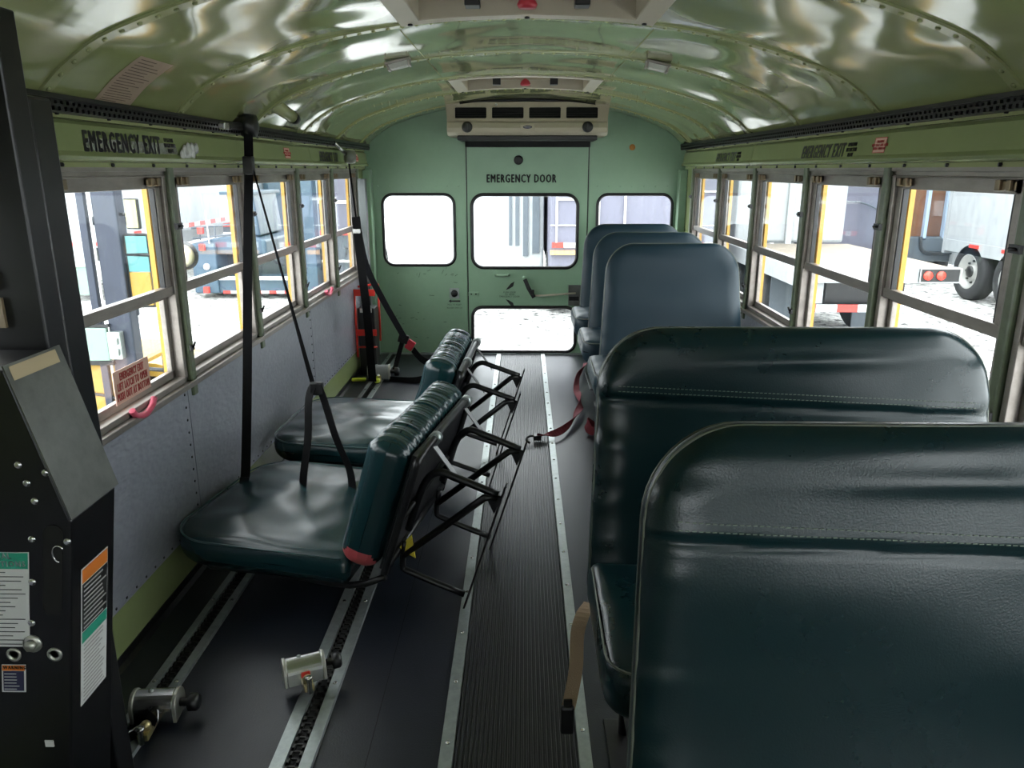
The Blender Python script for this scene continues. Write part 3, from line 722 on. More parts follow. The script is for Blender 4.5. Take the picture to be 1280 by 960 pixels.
# ------------------------------------------------------------------ tipped seats (left)
def tipped(label, org, yaw, extra=0, seed=1, yel=True):
    """built upright in (w, d, h): w = width, d = depth (front +), h = height; then laid towards the wall"""
    t = thing('tipped_seat', label, 'seat', org, 'green seats laid over against the left wall')
    tl = math.radians(17.6+extra); D = Vector((math.sin(tl), 0, math.cos(tl))); Hv = Vector((-math.cos(tl), 0, math.sin(tl))); Wv = Vector((0, 1, 0))
    R = Matrix(((Wv.x, D.x, Hv.x, 0), (Wv.y, D.y, Hv.y, 0), (Wv.z, D.z, Hv.z, 0), (0, 0, 0, 1)))
    M = Matrix.Translation(org) @ Matrix.Rotation(math.radians(-yaw), 4, 'Z') @ R
    W = .36; so = seed*3.1
    def q(w_, d_, h_): return M @ Vector((w_, d_, h_))
    # backrest: pad local x=w, z=up the back, -y = front (faces +d)
    rec = math.radians(15.5)
    def dsp(x, z, d): return noise.noise(Vector((x*8+so, z*6, so)))*.010*min(1, d/.06)+noise.noise(Vector((x*30, z*5, so)))*.006*max(0, 1-d/.09)+.014*min(1, d/.22)
    Bp = pad(W, 0, .645, .105, .16, .03, .055, 44, 50, dsp, ex=2.6)
    K = Matrix(((1, 0, 0, 0), (0, -1, 0, .070), (0, 0, 1, .36), (0, 0, 0, 1))) @ Matrix.Rotation(rec*-1, 4, 'X')
    Bp.xf(M @ K); bo = part('backrest', Bp, m_vinyl3, t)
    for yy in (-.044,):
        o2 = [(W-.005, .03), (W-.005, .3)]+[(W-.005-.155+.155*math.cos(math.radians(a)), .640-.155+.155*math.sin(math.radians(a))) for a in range(0, 91, 10)]
        o2 = o2+[(-x, z) for x, z in o2[::-1]]
        part('piping', MB().tube([M @ K @ Vector((x, yy, z)) for x, z in o2], .003, 6), mat('green_piping', (.02, .07, .07), .35), bo)
    # cushion: lies in (w,d) plane, thickness along h
    def dc(x, z, d): return noise.noise(Vector((x*55+so, z*10, so)))*.006*max(0, 1-abs(d-.03)/.07)+noise.noise(Vector((x*9, z*9, so)))*.008*min(1, d/.05)
    rimf = lambda x, z, d: (noise.noise(Vector((x*55+so, d*14, 1)))*.0055+noise.noise(Vector((x*24+so, d*8, 4)))*.004)*max(0, 1-abs(d-.01)/.11)
    Cp = pad(W, 0, .435, .135, .05, .05, .06, 150, 44, dc, ex=2.3, rim=rimf, uni=True)
    K2 = Matrix(((1, 0, 0, 0), (0, 0, 1, .095), (0, -1, 0, .352), (0, 0, 0, 1)))
    patch = MB()
    for f in Cp.f:
        c_ = sum((Cp.v[i] for i in f), Vector())/4
        if (c_.z < .070-(c_.x+W)*1.3): 
            patch.add([Cp.v[i]+(Cp.v[i]-Vector((0, 0, .2))).normalized()*.0025 for i in f], [(0, 1, 2, 3)], True)
    Cp.xf(M @ K2); patch.xf(M @ K2); co = part('cushion', Cp, m_vinyl3, t)
    if yel:
        part('corner_patch', patch, mat('faded_red_vinyl', (.42, .07, .08), .45), co, label='faded red patched corner')
    part('pan', MB().box(-W+.03, W-.03, .11, .51, .268, .282, M), m_dark, t)
    # steel under-frame
    fr = MB()
    loop = smoothpath([q(-W+.03, .10, .262), q(-W+.03, .44, .262), q(-W+.06, .50, .262), q(0, .51, .262), q(W-.06, .50, .262), q(W-.03, .44, .262), q(W-.03, .10, .262)], 4)
    fr.tube(loop, .0125, 8); fr.tube([q(-W+.03, .12, .262), q(W-.03, .12, .262)], .012, 8); fr.tube([q(-W+.03, .30, .258), q(W-.03, .30, .258)], .010, 8)
    part('seat_frame', fr, m_dark, t)
    part('back_frame', MB().tube(smoothpath([q(-W+.06, .07, .26), q(-W+.05, .0, .36), q(-W+.06, -.06, .60), q(-W+.06, -.11, .88), q(W-.06, -.11, .88), q(W-.06, -.06, .60), q(W-.05, .0, .36), q(W-.06, .07, .26)], 3), .0115, 8), m_dark, t)
    for s_ in (-1, 1):
        w0 = s_*.205
        top = smoothpath([q(w0, .20, .25), q(w0, .36, .245), q(w0, .425, .215), q(w0, .43, .15), q(w0, .425, .012)], 4)
        l1 = part('leg', MB().tube(top, .0125, 8), m_dark, t)
        part('leg', MB().tube([q(w0, .10, .245), q(w0, .40, .05), q(w0, .42, .015)], .0125, 8), m_dark, t)
        part('leg', MB().tube(smoothpath([q(w0, .16, .25), q(w0, .07, .235), q(w0, .055, .20), q(w0, .05, .012)], 3), .011, 8), m_dark, t)
        part('gusset', MB().add([q(w0-.003, .425, .0), q(w0-.003, .36, .005), q(w0-.003, .42, .06), q(w0+.003, .425, .0), q(w0+.003, .36, .005), q(w0+.003, .42, .06)], [(0, 1, 2), (5, 4, 3), (0, 3, 4, 1), (1, 4, 5, 2), (2, 5, 3, 0)]), m_dark, t)
        part('foot_plate', MB().box(w0-.018, w0+.018, .002, .465, -.004, .002, M), m_dark, t)
        part('hinge_plate', MB().strap([q(w0+.055, .485, .262), q(w0+.055, .40, .150)], .030, .003, tuple((M.to_3x3() @ Vector((1, 0, 0))))), mat('grey_plate', (.30, .30, .30), .4, .6), t)
        part('hinge_clamp', MB().tube([q(w0+.04, .505, .262), q(w0+.075, .505, .262)], .021, 10), m_alu, t)
    if yel:
        part('warning_sticker', MB().add([q(-.208, .115, .20), q(-.208, .125, .262), q(-.208, .19, .235), q(-.213, .115, .20), q(-.213, .125, .262), q(-.213, .19, .235)], [(0, 1, 2), (5, 4, 3), (0, 3, 4, 1), (1, 4, 5, 2), (2, 5, 3, 0)]), m_yel, t, label='yellow sticker on the frame')
    return t
tipped('large tipped-over green seat, nearest, held up by two black straps, yellow sticker on its frame', (-.155, 2.42, 0), 9.5, 0, 1)
tipped('tipped-over green seat lying behind the strapped one, nearer the emergency door', (-.140, 3.43, 0), 2.5, 0, 2, False)

# ------------------------------------------------------------------ straps and reels
t = thing('strap_reel', 'black strap reel with webbing hanging down to the near tipped seat', 'strap', (-1.09, 3.1, 1.52))
part('reel', MB().lathe([(.02, -.03), (.042, -.026), (.046, 0), (.042, .026), (.02, .03)], (-1.07, 3.14, 1.545), 'X', 18), m_black, t)
part('reel_hook', MB().box(-1.11, -1.08, 2.97, 3.10, 1.525, 1.545).cyl((-1.09, 2.93, 1.535), (-1.09, 3.10, 1.545), .012, 8), m_black, t, bevel=.003)
part('hook_tip', MB().box(-1.10, -1.075, 2.90, 2.945, 1.520, 1.545), m_chrome, t, bevel=.003)
part('webbing', MB().strap(smoothpath([(-1.065, 3.11, 1.53), (-1.07, 3.10, 1.40), (-1.072, 3.0, 1.05), (-1.06, 2.84, .60), (-1.045, 2.70, .30), (-1.04, 2.66, .26), (-1.04, 2.62, .20)], 4), .034, .002, (.94, .35, 0)), m_web, t)
part('strap_clip', MB().box(-1.09, -1.05, 3.085, 3.115, 1.36, 1.43), m_black, t, bevel=.004)
t = thing('cord_and_loop', 'thin black cord ending in a wide strap loop around the near tipped seat', 'strap', (-1.06, 3.1, 1.38))
ring = Vector((-.775, 2.74, .590))
part('cord', MB().tube([(-1.062, 3.11, 1.40), Vector((-1.062, 3.11, 1.40)).lerp(ring, .5), ring], [.004, .0055, .010], 6), m_web, t)
part('loop_strap', MB().strap(smoothpath([(-.80, 2.60, .18), (-.81, 2.63, .27), (-.795, 2.68, .42), (-.795, 2.73, .56), (-.77, 2.745, .61), (-.745, 2.735, .57), (-.69, 2.68, .42), (-.635, 2.64, .30), (-.625, 2.60, .18)], 5), .044, .0025, (.75, -.66, 0)), m_web, t)
part('loop_clip', MB().box(-.025, .025, -.012, .012, -.02, .03).xf(Matrix.Translation(ring+Vector((.01, 0, 0)))), m_black, t, bevel=.006)
# rear shoulder belt
t = thing('shoulder_belt', 'rear black shoulder belt with grey reel and red buckle, hanging in the left rear corner', 'seat belt', (-1.08, 4.85, 1.45))
part('reel', MB().lathe([(.016, -.03), (.038, -.028), (.042, 0), (.038, .028), (.016, .03)], (0, 0, 0), 'X', 14).xf(Matrix.Translation((-1.055, 4.86, 1.455)) @ Matrix.Rotation(.5, 4, 'Z')), mat('reel_grey', (.16, .17, .14), .4, .3), t)
part('reel_hook', MB().tube([(-1.10, 4.66, 1.53), (-1.085, 4.74, 1.50), (-1.07, 4.83, 1.47)], .012, 8), m_chrome, t)
part('upper_cord', MB().tube([(-1.065, 4.87, 1.42), (-1.03, 4.82, 1.10)], .006, 6), m_web, t)
part('lap_webbing', MB().strap(smoothpath([(-1.030, 4.82, 1.10), (-1.022, 4.81, 1.00), (-1.008, 4.80, .80), (-.992, 4.82, .50), (-.985, 4.83, .25), (-.985, 4.85, .04)], 4), .055, .003, (1, -.2, 0)), m_web, t)
part('tension_clip', MB().box(-1.05, -1.0, 4.79, 4.82, 1.0, 1.03), m_chrome, t, bevel=.004)
part('shoulder_webbing', MB().strap(smoothpath([(-1.028, 4.83, 1.08), (-1.00, 4.90, .80), (-.93, 5.05, .55), (-.83, 5.20, .28), (-.82, 5.22, .25)], 4), .040, .003, (1, .3, .5)), m_greyw, t)
part('belt_buckle', MB().box(-.028, .028, -.012, .012, -.035, .035).xf(Matrix.Translation((-.785, 5.23, .20)) @ Matrix.Rotation(.6, 4, 'Y')), m_redp, t, bevel=.004)
part('buckle_body', MB().box(-.035, .035, -.014, .014, -.03, .03).xf(Matrix.Translation((-.83, 5.23, .245)) @ Matrix.Rotation(.3, 4, 'Y')), m_black, t, bevel=.004)
part('lap_tail', MB().strap(smoothpath([(-.765, 5.22, .17), (-.70, 5.15, .12), (-.60, 5.05, .085), (-.62, 4.98, .045), (-.72, 4.95, .02), (-.90, 5.0, .012)], 5), .045, .003, (0, .3, 1)), m_web, t)
part('anchor_strap', MB().strap(smoothpath([(-.84, 5.23, .22), (-.87, 5.22, .12), (-.90, 5.20, .012)], 4), .045, .003, (.6, .8, 0)), m_web, t)

# ------------------------------------------------------------------ floor retractors
def retractor(label, loc, rz, rx=0, m=m_chrome, red=False, s=1.0):
    t = thing('floor_retractor', label, 'tie-down', (0, 0, 0), 'wheelchair tie-down reels on the floor tracks')
    body = [(-.034, .0)]+[(-.034*math.cos(k*PI/14), .032+.036*math.sin(k*PI/14)) for k in range(15)]+[(.034, 0)]
    part('housing', MB().ext(body, -.048, .048, 'X'), m, t, bevel=.003)
    part('end_cap', MB().ext([(a*1.06, b*1.04) for a, b in body], -.056, -.047, 'X'), mat('zinc', (.5, .5, .44), .35, .8), t, bevel=.002)
    part('end_cap', MB().ext([(a*1.06, b*1.04) for a, b in body], .047, .056, 'X'), MATS['zinc'], t, bevel=.002)
    part('knob', MB().lathe([(.010, .0), (.010, .02), (.022, .022), (.022, .04), (.016, .046)], (.056, 0, .032), 'X', 14), m_black, t)
    part('track_fitting', MB().box(-.013, .013, -.10, -.03, .003, .02).lathe([(.013, 0), (.013, .022), (.006, .03)], (0, -.075, .01), 'Z', 12), mat('zinc_yellow', (.42, .36, .18), .35, .85), t, bevel=.002)
    part('fitting_pin', MB().lathe([(.007, 0), (.007, .035), (.010, .037), (.010, .044)], (0, -.105, .002), 'Z', 10), m_chrome, t)
    if red: part('release_tab', MB().box(-.012, .012, -.038, -.030, .014, .034), m_red, t, bevel=.002)
    part('bolt', MB().lathe([(.006, 0), (.006, .006), (.001, .008)], (-.01, .0, .064), 'Z', 8), m_alu, t)
    t.location = loc; t.rotation_euler = (rx, 0, rz); t.scale = (s, s, s); return t
retractor('steel tie-down reel at the far left, on the track beside the lift box', (-.945, 1.685, .012), .08, s=1.05)
retractor('shiny steel tie-down reel with red tab, on the middle floor track', (-.592, 1.80, .035), .42, -.25, red=True)
t = retractor('pale grey tie-down reel at the rear left corner, with yellow-green handle', (-.975, 5.04, .012), .1, m=mat('grey_zinc', (.26, .275, .27), .4, .3), s=1.35)
part('handle', MB().box(-.13, -.06, -.075, -.055, .004, .020), mat('lime_plastic', (.55, .62, .05), .4), t, bevel=.005, label='yellow-green plastic handle')
part('handle', MB().box(-.012, .012, -.13, -.10, .008, .028), MATS['lime_plastic'], t, bevel=.005, label='yellow-green plastic handle')
t = thing('hook_strap', 'coiled black strap and wire hook in front of the far left tie-down reel', 'strap', (-.96, 1.62, .01))
part('strap', MB().strap(smoothpath([(-.955, 1.66, .03), (-.95, 1.63, .055), (-.93, 1.625, .03), (-.955, 1.60, .020), (-.98, 1.585, .016), (-.995, 1.56, .014), (-1.01, 1.54, .013)], 5), .030, .002, (.5, .2, 1)), m_web, t)
part('wire_hook', MB().tube(smoothpath([(-.93, 1.655, .055), (-.925, 1.635, .03), (-.95, 1.62, .035), (-.975, 1.60, .030), (-1.0, 1.57, .022), (-1.02, 1.54, .02)], 5), .0028, 6), m_chrome, t)

# maroon strap across the floor
t = thing('maroon_strap', 'maroon ratchet strap trailing from the rear seats across the aisle', 'strap', (.3, 4.4, .02))
pts = smoothpath([(.46, 5.40, .02), (.425, 5.2, .03), (.375, 5.0, .03), (.345, 4.72, .018), (.352, 4.55, .02), (.350, 4.38, .022), (.315, 4.20, .03), (.285, 4.08, .02), (.21, 3.90, .022), (.14, 3.84, .018), (.075, 3.81, .022)], 5)
wd = [(math.cos(i*.21)*.9, .25, math.sin(i*.21)*.9+.15) for i in range(len(pts))]
part('webbing', MB().strap([p+Vector((0, 0, .012)) for p in pts], .040, .0022, wd), m_redw, t)
part('ratchet_hook', MB().tube(smoothpath([(.08, 3.81, .03), (.04, 3.79, .04), (.02, 3.76, .03), (.04, 3.74, .02)], 4), .006, 8).box(.06, .10, 3.79, 3.83, .015, .04), m_dark, t)
t = thing('maroon_belt_end', 'short maroon belt end curled on the floor under the second seat', 'strap', (.37, 3.95, .02))
part('webbing', MB().strap(smoothpath([(.40, 3.99, .02), (.365, 4.0, .045), (.352, 3.97, .06), (.36, 3.94, .03), (.39, 3.92, .015)], 5), .045, .0025, (.2, .3, 1)), m_redw, t)

# red bracket in the left rear corner
t = thing('red_rack', 'red tubular rack holding a black box in the left rear corner', 'rack', (-1.08, 5.25, .3))
fr = MB(); X0, X1, Ya, Yb = -1.14, -1.00, 5.16, 5.28
part('frame', MB().tube([(X0, Ya, .13), (X0, Ya, .60)], .008, 6).tube([(X1, Yb, .22), (X1, Yb, .62)], .008, 6).tube([(X0, Yb, .60), (X1, Yb, .62)], .008, 6), m_red, t)
for z in (.555, .28): part('cross_plate', MB().box(X0, X1, Ya-.006, Ya, z, z+.045), m_red, t)
part('lower_bar', MB().tube([(X0, Ya, .20), (X1, Ya, .20)], .007, 6), m_red, t)
part('box', MB().box(X0+.012, X1-.012, Ya+.005, Yb+.02, .0, .47), m_black, t, bevel=.006)
part('label_card', MB().box(X0+.03, X1-.03, Ya+.002, Ya+.006, .44, .468), m_white, t)
part('grey_post', MB().box(-1.13, -1.08, 5.40, 5.46, .0, 1.32), mat('post_grey', (.10, .11, .11), .4, .5), t)

# ------------------------------------------------------------------ lettering on the ducts
def wallframe(sgn, X, off, y, z, tiltz=.0):
    # readable from inside: left wall reads towards -y?  (viewed from inside facing -x, right hand is +y)
    if sgn < 0: return frame_m((X+off, y, z), (0, 1, 0), (-.154, 0, 1))
    return frame_m((X-off, y, z), (0, -1, 0), (.154, 0, 1))
dz0 = 1.457
for y in (2.245, 4.60):
    text('lettering', 'EMERGENCY EXIT', m_ink, WL, .072, wallframe(-1, XL, .0372, y, dz0-.006), bold=.022, shear=.45, fit=(.44, .052), heavy=.0030)
text('print', 'OPERATION\nINSTRUCTION\nBELOW', m_ink, WL, .016, wallframe(-1, XL, .0375, 2.525, dz0-.004), bold=.012, fit=(.075, .045))
for y in (3.07, 4.52):
    text('lettering', 'EMERGENCY EXIT', m_ink, WR, .072, wallframe(1, XR, .0372, y, dz0-.012), bold=.022, shear=.15, fit=(.43, .052), heavy=.0030)
    text('print', 'OPERATION\nINSTRUCTION\nBELOW', m_ink, WR, .017, wallframe(1, XR, .0375, y-.27, dz0-.010), bold=.012, fit=(.085, .048))
tp = MB()
for sgn, X, y, z0_, z1_, dy in ((-1, XL, 2.30, 1.428, 1.458, .27),):
    M_ = wallframe(sgn, X, .0385, y, (z0_+z1_)/2)
    tp.box(-dy, dy, -.016, .016, -.0004, .0004, M_)
tapem = mat('silver_tape', (.42, .43, .44), .22, .2); tapem.node_tree.nodes['Principled BSDF'].inputs['Alpha'].default_value = .38
part('clear_tape', tp, mat('silver_tape', (.45, .45, .46), .25, .3), WL, label='strip of silvery tape over the lettering')
pd = MB()
for i in range(11):
    pd.lathe([(.001, -.003), (.015, -.002), (.018, .001), (.008, .003)], (XL+.046, 2.635+random.uniform(-.045, .075), 1.437+random.uniform(-.012, .014)), 'X', 7)
part('peeled_patch', pd, m_white, WL, label='peeled white patch')
def warn(wall, sgn, X, y):
    M_ = wallframe(sgn, X, .0372, y, 1.455)
    o = part('warning_label', MB().box(-.042, .042, -.024, .024, 0, .0008, M_), m_pink, wall)
    part('label_border', MB().box(-.042, .042, .022, .024, .0004, .0012, M_).box(-.042, .042, -.024, -.022, .0004, .0012, M_).box(-.042, -.040, -.024, .024, .0004, .0012, M_).box(.040, .042, -.024, .024, .0004, .0012, M_), m_redink, o)
    text('print', '- WARNING -\nKEEP HEAD AND ARMS\nINSIDE WINDOW', m_redink, o, .012, M_ @ Matrix.Translation((0, 0, .001)), .75, .01)
warn(WL, -1, XL, 3.78); warn(WR, 1, XR, 2.58); warn(WL, -1, XL, 5.35)
# ageing label on the left ceiling curve
lb = MB(); y0_, y1_ = 2.11, 2.30; idx = [i for i, (x, z) in enumerate(PROF) if x < -.98 and z > 1.535 and z < 1.68]
rows = [[Vector((PROF[i][0], y, PROF[i][1]))+roof_n(i)*.0015 for i in idx] for y in (y0_, y1_)]
n = len(idx); lb.add(rows[0]+rows[1], [(k, k+1, n+k+1, n+k) for k in range(n-1)], True)
lo = part('paper_label', lb, mat('aged_paper', (.50, .38, .27), .3, var=.2, vscale=20), CE, label='curled beige instruction label')
ln = MB()
for j in range(1, n-1):
    for f in (0, .5):
        a = rows[0][j].lerp(rows[0][min(j+1, n-1)], f)+roof_n(idx[j])*.001; b = rows[1][j].lerp(rows[1][min(j+1, n-1)], f)+roof_n(idx[j])*.001
        p, q2 = a.lerp(b, .1), a.lerp(b, random.uniform(.5, .9)); dn = (rows[0][min(j+1, n-1)]-rows[0][j])*.12
        ln.add([p, q2, q2+dn, p+dn], [(0, 1, 2, 3)])
part('print', ln, mat('faded_ink', (.10, .06, .05), .5), lo, stuff=True)

# card and pink latch on the first left window
Wn = bpy.data.objects['window_2']
M_ = frame_m((XL-.010, 2.12, .775), (0, 1, 0), (.0, 0, 1)) @ Matrix.Rotation(0, 4, 'Z')
cd_ = part('instruction_card', MB().box(-.105, .105, -.048, .050, -.001, .001), m_pink, Wn)
text('print', 'EMERGENCY EXIT\nLIFT LATCH TO OPEN\nPUSH OUT AT BOTTOM', m_redink, cd_, .030, Matrix.Translation((0, .001, .0014)), .66, fit=(.190, .080), heavy=.0008)
def at_child(o, M):
    o.matrix_parent_inverse = Matrix.Identity(4); o.matrix_basis = M
WO = Vector(Wn.location)
at_child(cd_, Matrix.Translation(-WO) @ frame_m((XL-.006, 2.190, .775), (0, 1, 0), (0, 0, 1)))
lt = part('pink_latch', MB().tube(smoothpath([(-.07, 0, 0), (-.05, .0, .022), (0, .0, .034), (.05, .0, .022), (.07, 0, 0)], 4), .010, 8), mat('pink_plastic', (.62, .10, .16), .3), Wn, label='pink release latch')
at_child(lt, Matrix.Translation(-WO) @ frame_m((XL+.012, 2.20, .700), (0, 1, 0), (1, 0, 0)))
Wn4 = bpy.data.objects['window_5']; l4 = lt.copy(); C.objects.link(l4); l4.parent = Wn4; l4.matrix_parent_inverse = Matrix.Identity(4); l4.matrix_basis = Matrix.Translation(-Vector(Wn4.location)) @ frame_m((XL+.012, 4.50, .700), (0, 1, 0), (1, 0, 0))

# ================================================================== WHEELCHAIR LIFT
t = thing('wheelchair_lift', 'black wheelchair lift tower with sloped metal cover and labels at the left edge', 'lift', (-.95, 1.3, 0))
ya, yb = 1.20, 1.35
sec = [(-1.10, .0), (-.900, .0), (-.777, .795), (-.845, 1.065), (-1.10, 1.065)]
part('side_panel', MB().ext(sec, ya, yb), m_liftb, t, bevel=.004)
# sloped cover plate, its paler metal colour painting the light on the slope
sl = MB(); a = Vector((-.775, 0, .800)); b = Vector((-.846, 0, 1.072)); n_ = Vector((b.z-a.z, 0, a.x-b.x)).normalized()
vs = []
for y in (ya-.004, yb+.004):
    for p in (a, b): vs += [(p.x, y, p.z), (p.x+n_.x*.003, y, p.z+n_.z*.003)]
sl.add(vs, [(0, 1, 3, 2), (4, 6, 7, 5), (0, 4, 5, 1), (2, 3, 7, 6), (1, 5, 7, 3), (0, 2, 6, 4)])
cv = part('sloped_cover', sl, m_gunm, t)
FR = lambda x, z, dy=-.001: frame_m((x, ya+dy, z), (1, 0, 0), (0, 0, 1))
# slot in the front
SH = lambda mb, zr: mb.xf(Matrix(((1, 0, .16, -.16*zr), (0, 1, 0, 0), (0, 0, 1, 0), (0, 0, 0, 1))))
part('slot', SH(MB().ext(rrect(-.826, -.792, .615, .790, .016, 5), ya-.002, ya+.001), .79), m_slot, t)
part('slot_ring', MB().tube([(-.806+.011*math.cos(.6+k*.33), ya-.003, .735+.016*math.sin(.6+k*.33)) for k in range(13)], .0015, 6), m_chrome, t)
def card(name, x0, x1, z0, z1, m, lab=None, head=None, hz=0, body=None, bm=None, lines=0):
    c = part(name, SH(MB().box(x0, x1, ya-.0015, ya, z0, z1), z1), m, t, label=lab)
    if head: part('heading_band', SH(MB().box(x0+.001, x1-.001, ya-.002, ya-.001, z1-hz, z1-.001), z1), head, c)
    if body: part('text_field', SH(MB().box(x0+.003, x1-.003, ya-.002, ya-.001, z0+.003, z1-hz-.001), z1), body, c)
    if lines:
        L = MB(); z = z1-hz-.006
        while z > z0+.006:
            L.box(x0+.005, x0+.005+(x1-x0-.010)*random.uniform(.55, 1), ya-.0026, ya-.002, z-.0012, z); z -= lines
        part('print', SH(L, z1), bm, c, stuff=True)
    return c
c = card('instruction_label', -.965, -.860, .548, .737, m_white, 'white instruction label with a green heading', m_teal, .032, None, m_ink, .0085)
text('heading', 'MANUAL', m_white, c, .0150, FR(-.892, .7295, -.0024), .85, .012, align='RIGHT')
text('heading', 'INSTRUCTIONS', m_white, c, .0150, FR(-.869, .7145, -.0024), .85, .012, align='RIGHT')
c = card('warning_label', -.948, -.904, .452, .510, m_white, 'small orange and white warning label', m_orange, .012, mat('navy_print', (.02, .02, .06), .5), m_white, .0065)
text('heading', '! WARNING', m_ink, c, .009, FR(-.927, .5045, -.0024), .85, .01)
def side_pt(y, z, d=.0):  # on the aisle face (slanted plane)
    x = -.900+(z/.795)*(.123); return Vector((x+d, y, z))
def side_card(y0, y1, z0, z1, m, name, d=.001, parent=t, lab=None):
    nrm = .0008
    return part(name, MB().add([side_pt(y0, z0, d), side_pt(y1, z0, d), side_pt(y1, z1, d), side_pt(y0, z1, d), side_pt(y0, z0, 0), side_pt(y1, z0, 0), side_pt(y1, z1, 0), side_pt(y0, z1, 0)],
        [(0, 1, 2, 3), (7, 6, 5, 4), (0, 4, 5, 1), (1, 5, 6, 2), (2, 6, 7, 3), (3, 7, 4, 0)]), m, parent, label=lab)
c = side_card(1.232, 1.322, .395, .685, m_white, 'warning_label', .0012, t, 'tall white label with orange, black and green bands')
side_card(1.234, 1.320, .655, .683, m_orange, 'heading_band', .0018, c)
side_card(1.234, 1.320, .555, .653, m_ink, 'text_field', .0018, c)
side_card(1.234, 1.320, .530, .553, m_teal, 'text_field', .0018, c)
pr = MB()
z = .645
while z > .40:
    if not (.525 < z < .558):
        ln_ = random.uniform(.055, .08); a_, b_ = side_pt(1.238, z, .0024), side_pt(1.238+ln_, z, .0024)
        pr.add([a_, b_, b_+Vector((0, 0, .003)), a_+Vector((0, 0, .003))], [(0, 1, 2, 3)])
    z -= .0085 if z < .525 else .0095
prn = part('print', pr, mat('grey_ink', (.35, .35, .33), .5), c, stuff=True)
bl = MB()
for (x, z, r) in ((-.868, .768, .009), (-.862, .830, .009), (-.858, .806, .008), (-.850, .783, .008), (-.866, .715, .007), (-.868, .640, .008), (-.871, .556, .008), (-.820, .733, .006), (-.835, .848, .006), (-.875, .985, .006)):
    pass
for px, pz in ((-.850, .900), (-.841, .867), (-.833, .834), (-.806, .886), (-.850, .762), (-.789, .758), (-.863, .679), (-.878, .597)):
    part('rivet', MB().lathe([(.007, .0), (.007, -.002), (.004, -.004), (.001, -.004)], (px, ya, pz), 'Y', 10), m_chrome, t)
part('hex_bolt', MB().lathe([(.017, 0), (.017, -.004), (.010, -.005)], (-.883, ya, .555), 'Y', 16).lathe([(.010, -.004), (.010, -.014), (.001, -.014)], (-.883, ya, .555), 'Y', 6), MATS['zinc'], t)
for x, z in ((-.922, .531), (-.847, .532)):
    part('grommet', MB().lathe([(.014, 0), (.014, -.002), (.009, -.003), (.008, .0), (.001, .0)], (x, ya, z), 'Y', 16), MATS['zinc'], t)
part('cover_plate', MB().box(-.896, -.880, ya-.002, ya, .332, .346), m_white, t)
tl_ = MB(); 
pA = a.lerp(b, .90); pB = a.lerp(b, .985)
tl_.add([(p.x+n_.x*.004, y, p.z+n_.z*.004) for p in (pA, pB) for y in (ya+.006, yb-.014)], [(0, 1, 3, 2)])
part('tan_label', tl_, m_tan, cv, label='tan label on top of the cover')
# upright tower
def ts(x, z): k = 1.60/1.76; return x*k, EYE+(z-EYE)*k
tw_holes = [[ts(cx+r*math.cos(k*PI/6), cz+r*max(lo, math.sin(k*PI/6))) for k in range(12)] for cx, cz, r, lo in
            ((-1.125, 1.497, .009, -1), (-1.118, 1.40, .012, -1), (-1.125, 1.352, .016, -.3), (-1.105, 1.324, .006, -1), (-1.120, 1.288, .017, -1))]
part('tower_plate', plate([ts(-1.175, .7), ts(-1.175, 1.585), ts(-1.108, 1.585), ts(-1.100, 1.575), ts(-1.086, .7)], tw_holes, 1.600, 1.608), m_liftb, t)
part('tower_channel', MB().box(-1.005, -.972, 1.585, 1.67, .70, 1.522), m_liftb, t, bevel=.008)
part('channel_trim', MB().cyl((-.990, 1.582, .72), (-.990, 1.582, 1.49), .008, 10), mat('worn_steel', (.10, .08, .06), .3, .7), t)
part('band', MB().tube([(-1.005, 1.578, 1.08), (-.985, 1.572, 1.08), (-.965, 1.578, 1.08)], .004, 6), m_gunm, t)
part('inner_post', MB().box(-1.10, -1.01, 1.50, 1.57, 0, 1.25), m_liftb, t, bevel=.004)
part('outer_post', MB().box(-1.00, -.880, 1.38, 1.44, 0, 1.645), m_liftb, t, bevel=.004)
part('cross_box', MB().box(-1.12, -1.03, 1.36, 1.66, .0, .95), m_liftb, t, bevel=.01)
hose = [(-.955, 1.45, 1.24), (-.965, 1.45, 1.18), (-.968, 1.45, 1.10), (-.962, 1.45, 1.00), (-.965, 1.45, .94)]
hp = smoothpath(hose, 14); part('corrugated_hose', MB().tube(hp, [.014 if i % 2 else .011 for i in range(len(hp))], 10), m_black, t)
part('cable', MB().tube(smoothpath([(-1.02, 1.42, 1.04), (-.99, 1.42, 1.085), (-.95, 1.42, 1.075), (-.915, 1.42, 1.0), (-.895, 1.43, .90), (-.885, 1.44, .80), (-.88, 1.44, .66)], 6), .011, 10), m_black, t)
part('side_cards', MB().box(-1.0, -.953, 1.372, 1.379, 1.17, 1.205).box(-1.0, -.948, 1.372, 1.379, 1.10, 1.155), mat('dull_tan', (.16, .12, .07), .5), t)

